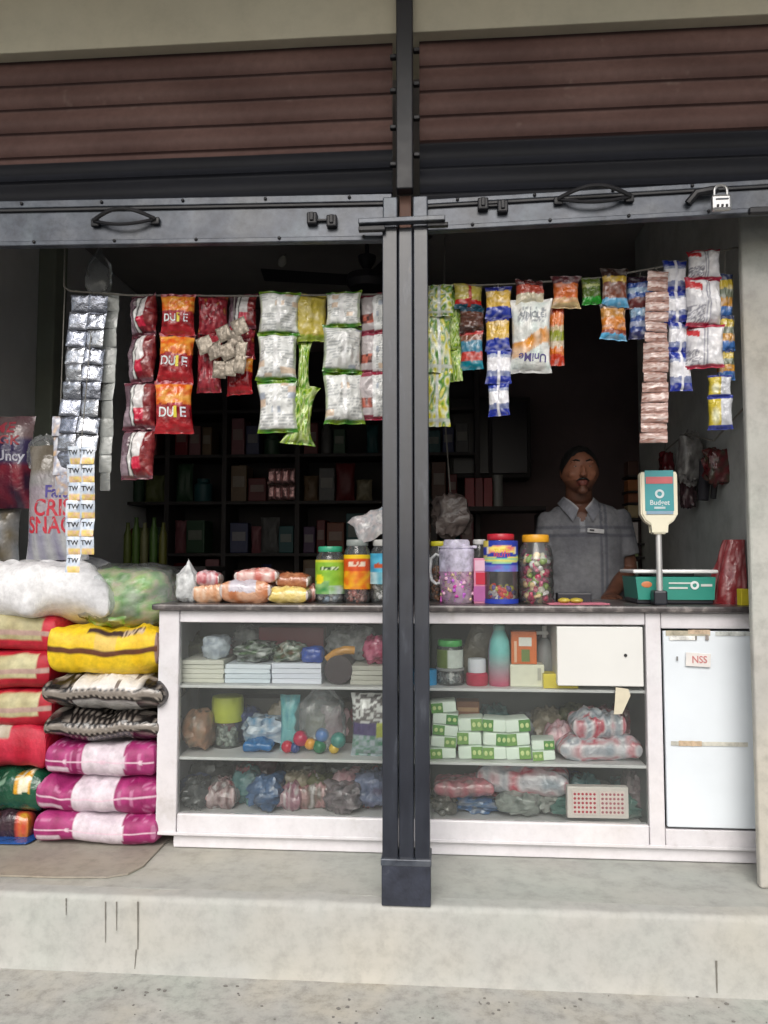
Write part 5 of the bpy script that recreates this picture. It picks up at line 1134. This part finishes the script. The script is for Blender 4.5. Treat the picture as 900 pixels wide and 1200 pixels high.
# lowest shelf
LY('clear_pack', 'long silvery pack with pink print slumped atop the crumpled bags', 'packet', (560, 670, 898, 935), YI+.06, zpx(610, 935, YI+.06), .16, padp(12), 'bagfilm', wr=1, pe=2.8, rz=R(-6), nu=36)
LY('pink_packet', 'flattened pink tinged packet on a crumpled pile near the post', 'packet', (508, 580, 916, 936), YI+.04, zpx(540, 937, YI+.04), .14, st_blotch([rgb(176, 160, 160), rgb(190, 110, 120), rgb(140, 140, 136)], 2.5, 2), 'bagfilm', wr=1, pe=2.6)
for k, (px, c, m, lab) in enumerate((((506, 536, 934, 968), [rgb(96, 96, 92), rgb(130, 128, 120)], 'bagfilm', 'small grey crumpled bag touching the post on the cabinet floor'), ((532, 590, 936, 968), [rgb(110, 124, 130), rgb(70, 110, 160), rgb(150, 150, 146)], 'bagfilm', 'grey bag with a blue print under the pink packet'), ((584, 640, 930, 968), [rgb(120, 130, 124), rgb(150, 156, 150), rgb(96, 106, 100)], 'bagfilm', 'grey green crumpled bag under the long silvery pack'), ((628, 668, 926, 968), [rgb(130, 136, 130), rgb(160, 160, 154)], 'bagfilm', 'pale crumpled bag beside the dotted box'), ((648, 760, 936, 968), [rgb(90, 130, 120), rgb(60, 110, 100), rgb(140, 150, 144)], 'bagfilm', 'sea green bag under the dotted white box'), ((735, 760, 910, 950), [rgb(150, 140, 140), rgb(110, 86, 92)], 'bagfilm', 'knotted grey bag behind the dotted white box'))):
    bag('goods_bag', lab, 'plastic bag', px, YI+.03+.04*(k % 2), ZB, .15, c, m, amp=.32, group='goods bags on the cabinet floor')
cx, wd, a, b = rect(664, 736, 921, 958, YI-.02)
bx = thing('dotted_box', 'flat white box printed with rows of red dots', 'box', (cx, YI-.035, a), R(1))
mb = MB(); mb.box((0, .02, (b-a)/2), (wd, .036, b-a), .004); mb.obj('carton', flat(rgb(220, 212, 206)), bx)
for hf, c in ((0, rgb(180, 40, 60)), (1, rgb(170, 90, 100))):
    mb = MB(); mb.box((-wd*.22+hf*wd*.45, .0, (b-a)*.5), (wd*.40, .008, (b-a)*.74), .001); pn = mb.obj('dot_panel', flat(rgb(230, 214, 208)), bx)
    mb = MB()
    for i in range(6):
        for j in range(5): mb.ell((-wd*.22+hf*wd*.45+wd*.064*(i-2.5), -.0042, (b-a)*(.22+.14*j)), (wd*.022, .0012, wd*.022), 8)
    mb.obj('dot_print', flat(c), pn, weld=False)
# ================================================================== DIM BACK OF THE SHOP
YR = 2.75
rk = thing('wall_rack', 'dark shelving rack along the back wall full of goods', 'rack', (at(290, 600, YR).x, YR, 0))
xr0, xr1 = at(128, 600, YR).x-rk.location.x, at(560, 600, YR).x-rk.location.x
bz = [at(300, y, YR).z for y in (800, 690, 648, 587, 532, 480)]
for z in bz:
    mb = MB(); mb.box(((xr0+xr1)/2, .17, z-.012), (xr1-xr0, .34, .022), .002); mb.obj('rack_shelf', 'rackwood', rk)
for px in (128, 195, 262, 348, 450, 560):
    x = at(px, 600, YR).x-rk.location.x; mb = MB(); mb.box((x, .17, bz[-1]/2+.25), (.035, .345, bz[-1]+.5), .003); mb.obj('rack_post', 'rackwood', rk)
mb = MB(); mb.box(((xr0+xr1)/2, .36, bz[-1]/2+.25), (xr1-xr0, .012, bz[-1]+.5)); mb.obj('rack_back', 'rackwood', rk)
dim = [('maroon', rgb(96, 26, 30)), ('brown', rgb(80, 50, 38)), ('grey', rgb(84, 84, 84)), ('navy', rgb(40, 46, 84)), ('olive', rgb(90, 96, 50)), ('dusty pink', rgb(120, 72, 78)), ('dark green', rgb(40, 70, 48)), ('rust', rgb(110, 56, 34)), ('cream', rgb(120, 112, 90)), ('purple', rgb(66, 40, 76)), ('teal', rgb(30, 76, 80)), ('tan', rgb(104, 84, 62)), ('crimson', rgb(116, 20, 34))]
rows = [('lowest', 0), ('second lowest', 1), ('middle', 2), ('second highest', 3), ('highest', 4)]
bays = [(131, 192, 'bay nearest the pale wall'), (199, 259, 'bay above the bread packets'), (266, 345, 'bay above the biscuit roll'), (352, 447, 'bay above the sweet jars'), (454, 556, 'bay behind the steel post')]
for (rn, ri) in rows[1:]:
    for (b0, b1, bn) in bays:
        px = b0+2; used = []
        while px < b1-12:
            wpx = rnd.uniform(11, 24); 
            if px+wpx > b1: break
            nmx, c = dim[rnd.randrange(len(dim))]; ht = (bz[ri+1]-bz[ri])*rnd.uniform(.45, .85)
            if nmx not in used:
                used.append(nmx)
                xa, xb = at(px, 600, YR).x, at(px+wpx, 600, YR).x
                mb = MB(); kd = rnd.random(); wq = xb-xa
                if kd < .3: pillow(mb, wq*1.1, ht, .05, solid(c, .3), 10, 10, rnd.random()*30, off=(0, .06, ht/2), wr=1.2)
                elif kd < .5: mb.lathe([(wq*.42, 0), (wq*.45, ht*.1), (wq*.45, ht*.75), (wq*.3, ht*.85), (wq*.32, ht)], (0, .08, 0), 16, col=c)
                else: mb.box((0, .08, ht/2), (xb-xa-.006, .16, ht), .006, col=c)
                if kd >= .5: mb.box((0, -.002, ht*.55), ((xb-xa)*.7, .004, ht*.3), .001, col=mixc(c, (.3, .28, .25, 1), .45))
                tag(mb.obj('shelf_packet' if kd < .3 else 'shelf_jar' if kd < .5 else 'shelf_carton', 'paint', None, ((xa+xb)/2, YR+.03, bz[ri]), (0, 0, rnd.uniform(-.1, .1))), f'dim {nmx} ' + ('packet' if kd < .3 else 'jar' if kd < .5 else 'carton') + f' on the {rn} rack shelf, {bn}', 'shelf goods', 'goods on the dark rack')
            px += wpx+1
# shiny packets glinting on the rack
pr = [(px, row) for row in range(3) for px in range(318, 346, 9)]
for k, (nmk, y0) in enumerate((('upper', 549), ('lower', 568))):
    cx, wd, a, b = rect(314, 346, y0, y0+18, YR-.02); t_ = thing('sachet_card', f'{nmk} silvery sachet card glinting on the dark rack', 'sachet card', (cx, YR-.02, a))
    for i in range(4):
        mb = MB(); pillow(mb, wd/4, b-a, .02, solid(rgb(190, 150, 150), .5), 8, 8, rnd.random()*30, wr=1, pinch=0, seal=0); mb.obj('sachet', 'foil', t_, (wd*(i-1.5)/4, 0, (b-a)/2))
# green bottles standing on a low table by the pale wall
tb = thing('low_table', 'dark low table in the gloom behind the sacks', 'table', (at(165, 700, 1.75).x, 1.75, 0))
ztb = at(165, 664, 1.75).z
mb = MB(); mb.box((0, .2, ztb-.015), (.75, .4, .03), .004); mb.obj('table_top', 'rackwood', tb)
for sx in (-.34, .34):
    for y in (.04, .36):
        mb = MB(); mb.box((sx, y, (ztb-.03)/2), (.04, .04, ztb-.03)); mb.obj('leg', 'rackwood', tb)
for k, px in enumerate((141, 151, 161, 172, 183)):
    cx, wd, a, b = rect(px, px+9, 612-(k % 2)*6, 664, 1.85); c = [rgb(84, 96, 30), rgb(70, 100, 34), rgb(100, 100, 62), rgb(60, 92, 30), rgb(86, 86, 26)][k]
    mb = MB(); h = b-ztb; mb.lathe([(wd*.46, 0), (wd*.5, .01), (wd*.5, h*.72), (wd*.28, h*.84), (wd*.22, h*.97), (wd*.26, h)], seg=16, colfn=lambda a_, z: rgb(220, 220, 190) if .2*h < z < .45*h else c)
    tag(mb.obj('oil_bottle', 'paint', None, (cx, 1.9, ztb)), ['yellow green oil bottle beside the pale wall on the dark table', 'taller leaf green oil bottle second from the pale wall', 'straw coloured oil bottle in the middle of the five', 'deep green oil bottle fourth from the pale wall', 'olive oil bottle at the table end facing the rack'][k], 'oil bottle', 'oil bottles on the dark table')
# ceiling fan
fp = at(430, 330, 1.9); fn_ = thing('ceiling_fan', 'dark ceiling fan hanging above the bread packets', 'ceiling fan', (fp.x, 1.9, fp.z))
mb = MB(); mb.lathe([(.03, -.05), (.10, -.045), (.125, -.01), (.12, .03), (.06, .055), (.02, .06)], seg=28); mb.obj('motor_hub', 'fan', fn_)
mb = MB(); mb.tube([(0, 0, .05), (0, 0, ZC-fp.z)], .012, 10); mb.obj('down_rod', 'fan', fn_)
mb = MB(); mb.lathe([(.02, .07), (.05, .12), (.055, .15)], seg=20); mb.obj('rod_cup', 'fan', fn_)
for k in range(3):
    an = R(183+120*k); mb = MB()
    mb.surf(lambda u, v: (.1+.52*u, (v-.5)*(.10+.04*u), .012*(v-.5)*2*(1-.3*u)), 14, 4); mb.surf(lambda u, v: (.1+.52*u, (v-.5)*(.10+.04*u), .006+.012*(v-.5)*2*(1-.3*u)), 14, 4)
    mb.obj('fan_blade', 'fan', fn_, (0, 0, 0), (0, R(-4), an))
p = at(333, 300, 2.2); mb = MB(); mb.lathe([(.012, 0), (.02, .01), (.03, .035), (.022, .06), (.012, .07)], seg=16)
tag(mb.obj('light_bulb', flat((.6, .6, .55, 1), .2), None, (p.x, 2.2, p.z), (R(200), R(25), 0)), 'unlit small bulb hanging under the dark ceiling', 'bulb')
mb = MB(); mb.tube([(p.x, 2.2, p.z), (p.x+.01, 2.2, ZC)], .003, 6); tag(mb.obj('bulb_cord', 'rope'), 'thin cord holding the unlit bulb from the ceiling', 'cord')
# dark cupboard with a frame behind the shopkeeper
cx, wd, a, b = rect(527, 622, 466, 560, 2.9)
cp = thing('hanging_cabinet', 'dark framed cabinet high on the back wall behind the shopkeeper', 'cabinet', (cx, 2.9, a))
mb = MB(); mb.box((0, .15, (b-a)/2), (wd, .3, b-a), .006); mb.obj('cabinet_body', 'rackwood', cp)
mb = MB(); mb.box((-wd*.24, -.008, (b-a)/2), (wd*.44, .014, (b-a)*.9), .004); mb.obj('door', mat('black_door', (.012, .012, .014, 1), .3), cp)
mb = MB(); mb.box((wd*.24, -.008, (b-a)/2), (wd*.44, .014, (b-a)*.9), .004); mb.obj('door', mat('black_door', (.015, .012, .02, 1), .3), cp)
# low shelf with red packets, grey bag
cx, wd, a, b = rect(505, 640, 588, 596, 2.4)
sh = thing('side_shelf', 'dark low shelf holding red packets behind the counter', 'shelf', (cx, 2.4, 0))
mb = MB(); mb.box((0, .15, a), (wd, .3, .03), .003); mb.obj('shelf_board', 'rackwood', sh)
for sx in (-1, 1):
    mb = MB(); mb.box((sx*(wd/2-.02), .15, a/2-.01), (.04, .3, a-.03), .003); mb.obj('side_panel', 'rackwood', sh)
za = a+.015
for k, (x0, x1, c, lab) in enumerate(((545, 556, rgb(130, 30, 40), 'red packet on the dark low shelf, closest to the post'), (557, 566, rgb(110, 24, 34), 'darker red packet in the middle of the low shelf'), (567, 577, rgb(140, 40, 46), 'lighter red packet beside the grey tin on the low shelf'))):
    BX('shelf_packet', lab, 'packet', (x0, x1, 560, 589), 2.45, za, .08, c, group='red packets on the low shelf')
cx, wd, a, b = rect(578, 590, 556, 589, 2.45); mb = MB(); mb.lathe([(wd/2, 0), (wd/2, b-za)], seg=18); tag(mb.obj('grey_tin', flat((.25, .25, .24, 1)), None, (cx, 2.5, za)), 'grey tin at the end of the red packets', 'tin')
bag('plastic_bag', 'dim grey carrier bag slung behind the lilac jug', 'plastic bag', (506, 552, 578, 628), 1.25, None, .14, [rgb(92, 80, 78), rgb(130, 118, 114), rgb(70, 60, 60)], 'pack', amp=.3, flatb=False)
mb = MB(); p0 = at(528, 580, 1.3); mb.tube([(p0.x, 1.32, p0.z), (p0.x-.03, 1.34, p0.z+.45), (p0.x-.02, 1.36, ZC)], .004, 6); tag(mb.obj('bag_cord', 'rope'), 'cord from the ceiling holding the dim grey carrier bag', 'cord')
# narrow rack at the end of the grey wall
Yn = 2.05; cx, wd, a, b = rect(735, 749, 520, 700, Yn)
cr = thing('corner_rack', 'narrow upright rack of small goods behind the shopkeeper', 'rack', (cx+.04, Yn+.02, 0))
mb = MB(); mb.box((.07, .08, 1.05), (.02, .16, 2.1), .002); mb.obj('side_panel', 'rackwood', cr)
cz = []
for k, (y0, y1, c, lab) in enumerate(((540, 556, rgb(90, 60, 50), 'brown box on the top step of the narrow rack'), (562, 574, rgb(176, 110, 60), 'orange brown box below it on the narrow rack'), (578, 588, rgb(150, 90, 60), 'flat rusty box in the upper half of the narrow rack'), (592, 606, rgb(190, 170, 130), 'beige box at shoulder height on the narrow rack'), (612, 636, rgb(214, 206, 206), 'white packet on the narrow rack beside his sleeve'), (640, 652, rgb(170, 190, 130), 'pale green packet on the narrow rack'), (658, 684, rgb(190, 200, 190), 'pale packet lowest on the narrow rack'))):
    _, _, a, b = rect(736, 748, y0, y1, Yn)
    mb = MB(); mb.box((.0, .08, a-.008), (.12, .16, .012)); mb.obj('rack_shelf', 'rackwood', cr)
    BX('rack_box', lab, 'box', (736, 748, y0, y1), Yn+.04, a, .1, c, group='small goods on the narrow rack')
# things hung on the grey wall
def hung(name, label, px, c, m='pack', Y=1.0, D=.08, amp=.28):
    o = bag(name, label, 'bag', px, Y, None, D, c, m, amp=amp, flatb=False)
    return o
hung('hung_bag', 'crumpled grey plastic bag hung on the grey wall', (797, 828, 506, 566), [rgb(90, 88, 86), rgb(150, 148, 146), rgb(60, 58, 58)], Y=.95)
hung('hung_bag', 'dull red pouch hung on the grey wall near the pilaster', (828, 866, 524, 566), [rgb(120, 40, 44), rgb(84, 34, 38), rgb(70, 80, 60)], Y=.72)
hung('hung_bag', 'dark purple bag hanging low on the grey wall', (800, 818, 560, 596), [rgb(70, 50, 56), rgb(90, 66, 70)], Y=1.05)
hung('hung_bag', 'string of dark red packets hanging beyond the scale display', (776, 792, 528, 556), [rgb(120, 36, 44), rgb(90, 26, 34)], Y=1.3)
for k, (x0, x1, y0, y1, c, Y, lab) in enumerate(((818, 832, 540, 586, rgb(46, 44, 52), .9, 'dark short umbrella cover dangling below the grey bag'), (833, 841, 545, 584, rgb(24, 24, 28), .8, 'black strap dangling below the red pouch'))):
    cx, wd, a, b = rect(x0, x1, y0, y1, Y); mb = MB(); mb.tube([(0, 0, b-a), (.004, .005, (b-a)*.5), (-.006, 0, 0)], wd/2, 10, radii=[wd*.35, wd*.5, wd*.45]); tag(mb.obj('hung_strap', flat(c, .7), None, (cx, Y, a)), lab, 'strap')
mb = MB(); mb.tube([(XR-.008, .5, at(840, 500, .7).z+.05), (XR-.06, .72, at(840, 520, .8).z), (XR-.1, .95, at(812, 508, .95).z), (XR-.09, 1.3, at(785, 528, 1.3).z), (XR-.004, 1.6, 2.0)], .004, 6); tag(mb.obj('cord', 'rope'), 'cord along the grey wall from which bags hang', 'cord')
# ================================================================== SHOPKEEPER
YM = 1.16
def P3(px, py, dy=0): return at(px, py, YM+dy)
def remesh(mb, name, m, parent, vox, smooth=6, loc=(0, 0, 0), mask=None, colfn=None):
    bmesh.ops.recalc_face_normals(mb.bm, faces=mb.bm.faces)
    me = bpy.data.meshes.new(name); mb.bm.to_mesh(me); mb.bm.free()
    o = bpy.data.objects.new(name, me); COL.objects.link(o)
    md = o.modifiers.new('r', 'REMESH'); md.mode = 'VOXEL'; md.voxel_size = vox
    sm = o.modifiers.new('s', 'SMOOTH'); sm.iterations = smooth; sm.factor = .5
    dg = bpy.context.evaluated_depsgraph_get(); dg.update()
    me2 = bpy.data.meshes.new_from_object(o.evaluated_get(dg)); o.modifiers.clear(); o.data = me2; bpy.data.meshes.remove(me)
    bm = bmesh.new(); bm.from_mesh(me2)
    if mask:
        kill = [v for v in bm.verts if mask(v.co)]
        bmesh.ops.delete(bm, geom=kill, context='VERTS')
    for l in list(bm.verts.layers.float_color): bm.verts.layers.float_color.remove(l)
    for l in list(bm.loops.layers.float_color): bm.loops.layers.float_color.remove(l)
    cl = bm.verts.layers.float_color.new('Col')
    for v in bm.verts: v[cl] = colfn(v.co) if colfn else (1, 1, 1, 1)
    bm.to_mesh(me2); bm.free(); me2.shade_smooth(); me2.name = name
    me2.materials.clear(); me2.materials.append(M[m] if isinstance(m, str) else m)
    o.location = loc
    if parent: o.parent = parent
    return o
base = P3(684, 640); per = thing('person', 'man in a grey striped collared shirt standing behind the counter', 'person', (base.x, YM, 0))
O = Vector((base.x, YM, 0))
def L(px, py, dy=0): return P3(px, py, dy)-O
hc = L(679, 552, -.02)      # head centre
SK = rgb(158, 106, 82)
def skincol(co):
    d = co-hc; c = SK
    n = noise.noise(co*30)
    c = mixc(c, rgb(110, 66, 50), .3+n*.4)
    if d.y < -.03 and abs(d.x) < .028 and -.075 < d.z < -.052: c = rgb(150, 82, 72)   # lips
    if d.y < .03 and d.z < -.05: c = mixc(c, rgb(30, 20, 18), (.6 if d.z < -.082 else .42))          # stubble
    return c
body = MB()
# head
hr = (.087, .096, .113)
def headfn(u, v):
    th, ph = 2*math.pi*u, math.pi*v
    x, y, z = math.sin(ph)*math.cos(th), math.sin(ph)*math.sin(th), -math.cos(ph)
    kx = 1-.22*max(0, -z)**2; ky = 1-.12*max(0, -z)**2
    return (hc.x+x*hr[0]*kx, hc.y+y*hr[1]*ky-.012*max(0, -z), hc.z+z*hr[2])
body.surf(headfn, 28, 20, wrapu=True)
def E_(c, r, rot=None): body.ell(hc+Vector(c), r, 14, rot)
E_((0, -.098, -.012), (.013, .020, .028), Euler((R(-22), 0, 0))); E_((0, -.108, -.028), (.018, .016, .012))   # nose
E_((-.030, -.076, .032), (.026, .016, .010)); E_((.030, -.076, .032), (.026, .016, .010))     # brows
E_((-.043, -.064, -.022), (.024, .022, .022)); E_((.043, -.064, -.022), (.024, .022, .022))   # cheeks
E_((0, -.088, -.058), (.024, .014, .007)); E_((0, -.088, -.070), (.021, .014, .008)); E_((0, -.078, -.100), (.026, .022, .02))  # lips chin
for s in (-1, 1): E_((s*.080, .006, -.008), (.010, .022, .032), Euler((R(8), 0, s*R(18))))      # ears
shoz = L(680, 596).z; waist = L(680, 715).z-.02
neck = [hc+Vector((0, .018, -.06)), hc+Vector((0, .028, -.12)), Vector((hc.x, .035, shoz+.035)), Vector((hc.x, .03, shoz-.03))]
body.tube(neck, .055, 16, radii=[.062, .062, .068, .09])
# shoulders from photo
sL, sR = L(644, 604), L(727, 601)          # viewer-side shoulder joints
def torso(mb, g, zlo):
    pts = []; rad = []
    top = shoz+.028
    for z, rx, ry in ((top, .075, .06), (shoz+.008, .135, .082), (shoz-.035, .178, .102), (shoz-.12, .188, .115), (shoz-.24, .182, .118), (shoz-.38, .176, .118), (zlo, .18, .118)):
        if z < zlo-.001: continue
        pts.append(Vector(((sL.x+sR.x)/2, .03, z))); rad.append((rx+g, ry+g))
    mb.tube(pts, .1, 28, radii=rad)
torso(body, -.012, .88)
# his left arm (towards the scale), hand on the counter; his other arm hangs
elb = L(737, 668, .03); wri = L(715, 698, -.17); 
def arm(mb, pts, r, seg=14): mb.tube(pts, .04, seg, radii=r)
shR = Vector((sR.x-.012, .03, sR.z-.015)); shL = Vector((sL.x+.012, .03, sL.z-.015))
arm(body, [shR, shR.lerp(elb, .5), elb, elb.lerp(wri, .35), wri], [.052, .048, .040, .040, .027])
handz = ZT_+.022
wri_ = Vector((wri.x, wri.y, handz+.028))
hdn = Vector((-.25, -.96, -.12)).normalized(); side = Vector((hdn.y, -hdn.x, 0)).normalized()
palm = wri+hdn*.045
body.tube([wri, wri+hdn*.03, wri+hdn*.085], .03, 12, radii=[.027, (.036, .02), (.04, .016)])
for k, (off, ln) in enumerate(((-.028, .066), (-.010, .076), (.009, .072), (.026, .056))):
    st_ = wri+hdn*.075+side*off
    body.tube([st_, st_+hdn*ln*.45+Vector((0, 0, .006)), st_+hdn*ln*.8+Vector((0, 0, -.006)), st_+hdn*ln+Vector((0, 0, -.018))], .009, 8, radii=[.0095, .0095, .0085, .007])
th0 = wri+hdn*.03+side*-.03; body.tube([wri+hdn*.02, th0, th0+hdn*.03+side*-.018, th0+hdn*.055+side*-.016], .01, 8, radii=[.012, .012, .011, .008])
elb2 = shL+Vector((-.035, .02, -.27)); wr2 = elb2+Vector((.02, -.10, -.22))
arm(body, [shL, shL.lerp(elb2, .5), elb2, elb2.lerp(wr2, .35), wr2], [.052, .048, .040, .040, .027])
h2 = (wr2-elb2).normalized(); s2 = Vector((0, 1, 0))
body.tube([wr2, wr2+h2*.03, wr2+h2*.085], .03, 12, radii=[.027, (.02, .036), (.016, .04)])
for off, ln in ((-.028, .066), (-.010, .076), (.009, .072), (.026, .056)):
    st_ = wr2+h2*.075+s2*off; body.tube([st_, st_+h2*ln*.5, st_+h2*ln+Vector((.012, -.01, 0))], .009, 8, radii=[.0095, .0095, .007])
body.tube([wr2+h2*.02, wr2+h2*.04-s2*.035, wr2+h2*.08-s2*.04], .01, 8, radii=[.012, .011, .008])
remesh(body, 'body', 'skin', per, .0055, 4, colfn=skincol)
# shirt
sh_ = MB(); torso(sh_, .004, .80)
def sleeve(sh, el, f):
    e = sh.lerp(el, f); d = (el-sh).normalized()
    sh_.tube([sh-d*.03, sh, sh.lerp(el, f*.5), e], .06, 18, radii=[.045, .066, .066, .064])
sleeve(shR, elb, .74); sleeve(shL, elb2, .72)
tx = (sL.x+sR.x)/2
vtop, vbot = shoz+.06, L(680, 609).z-.01
def vmask(co):
    if co.y > .03 and co.z > shoz+.03 and abs(co.x-hc.x) < .075: return True
    if co.y < .06 and co.z > vbot and abs(co.x-hc.x) < .072*(co.z-vbot)/(vtop-vbot): return True
    return False
zst = L(680, 622).z
def shirtc(co):
    n = noise.noise(co*7); c = mixc(rgb(128, 129, 133), rgb(104, 105, 111), .5+n*.8)
    x = co.x-tx
    if co.y < .05:
        if abs(co.x-hc.x-.0) < .013 and zst-.01 < co.z: c = rgb(150, 152, 158)
        for dz in (.012, -.022):
            if abs(co.z-(zst+dz)) < .006 and abs(x) < .26: c = mixc(c, rgb(74, 76, 88), .55)
        for dx in (.058, .082):
            if abs(x-dx) < .0055: c = mixc(c, rgb(74, 76, 88), .6)
    return c
shirt = remesh(sh_, 'shirt', 'cloth', per, .0075, 3, mask=vmask, colfn=shirtc)
# collar flaps
for s in (-1, 1):
    mb = MB()
    def cf_(u, v):
        top = Vector((hc.x+s*.066*(1-.0*u), .035-.105*math.sin(u*math.pi/2), shoz+.060-.028*u-.035*u*u)); top.x = hc.x+s*(.068*math.cos(u*math.pi/2*.86))
        out = Vector((s*.030, -.012-.006*u, -.032-.03*u))
        p = top+out*v; p.y -= .004+.004*math.sin(v*math.pi); return p
    mb.surf(cf_, 14, 5, lambda u, v: rgb(124, 126, 134) if v > .12 else rgb(176, 176, 178)); mb.surf(lambda u, v: cf_(u, v)+Vector((0, .004, -.001)), 14, 5, lambda u, v: rgb(150, 150, 156)); mb.obj('collar', 'cloth', per)
mb = MB(); q0 = L(689, 623); mb.box((q0.x+.018, -.092, q0.z), (.078, .006, .020), .002, rot=Euler((0, R(5), R(8))), col=rgb(190, 190, 192)); mb.obj('chest_patch', 'paint', per)
mb = MB(); mb.box((q0.x, -.0985, q0.z+.003), (.022, .003, .008), .001, rot=Euler((0, R(5), R(8))), col=rgb(60, 60, 64)); mb.obj('patch_print', 'paint', per)
# hair, moustache, brows, eyes
mb = MB()
def hairfn(u, v):
    th, ph = 2*math.pi*u, math.pi*(.40+.60*v)
    front = max(0, -math.sin(th)); lim = .40+.335*front**1.3+.03*noise.noise(Vector((th*5, 1, 2)))-.02*abs(math.cos(th))
    ph = math.pi*(lim+(1-lim)*v)
    x, y, z = math.sin(ph)*math.cos(th), math.sin(ph)*math.sin(th), -math.cos(ph)
    n = 1.022+.02*noise.noise(Vector((x*6, y*6, z*6)))+.012*noise.noise(Vector((x*20, y*20, z*20)))
    return (hc.x+x*hr[0]*n*1.02, hc.y+y*hr[1]*n*1.02+.004, hc.z+z*hr[2]*n+.004)
mb.surf(hairfn, 40, 14, wrapu=True); mb.obj('hair', 'hair', per)
mb = MB(); mb.tube([hc+Vector((-.030, -.083, -.056)), hc+Vector((-.014, -.097, -.047)), hc+Vector((0, -.102, -.045)), hc+Vector((.014, -.097, -.047)), hc+Vector((.030, -.083, -.056))], .007, 8, radii=[.002, .005, .004, .005, .002]); mb.obj('moustache', 'hair', per)
for s in (-1, 1):
    mb = MB(); mb.tube([hc+Vector((s*.014, -.093, .036)), hc+Vector((s*.032, -.090, .042)), hc+Vector((s*.052, -.074, .036))], .004, 6, radii=[.003, .0045, .002]); mb.obj('eyebrow', 'hair', per)
    mb = MB(); mb.ell(hc+Vector((s*.030, -.080, .012)), (.0125, .008, .0058), 12); e = mb.obj('eye', 'eye', per)
    mb = MB(); mb.ell(hc+Vector((s*.030, -.0865, .012)), (.0052, .003, .0042), 10); mb.obj('iris', 'hair', e)
# trousers and shoes
mb = MB(); mb.tube([Vector((tx, .03, .98)), Vector((tx, .03, .80))], .17, 24, radii=[(.172, .112), (.178, .12)])
for s in (-1, 1): mb.tube([Vector((tx+s*.085, .03, .84)), Vector((tx+s*.09, .02, .46)), Vector((tx+s*.095, .04, .07))], .09, 18, radii=[.098, .075, .066])
remesh(mb, 'trousers', 'trouser', per, .012, 3)
for s in (-1, 1):
    mb = MB(); mb.tube([Vector((tx+s*.095, .07, .035)), Vector((tx+s*.10, -.02, .04)), Vector((tx+s*.105, -.13, .028))], .04, 12, radii=[(.036, .034), (.044, .04), (.04, .026)]); mb.obj('shoe', 'darkpl', per)
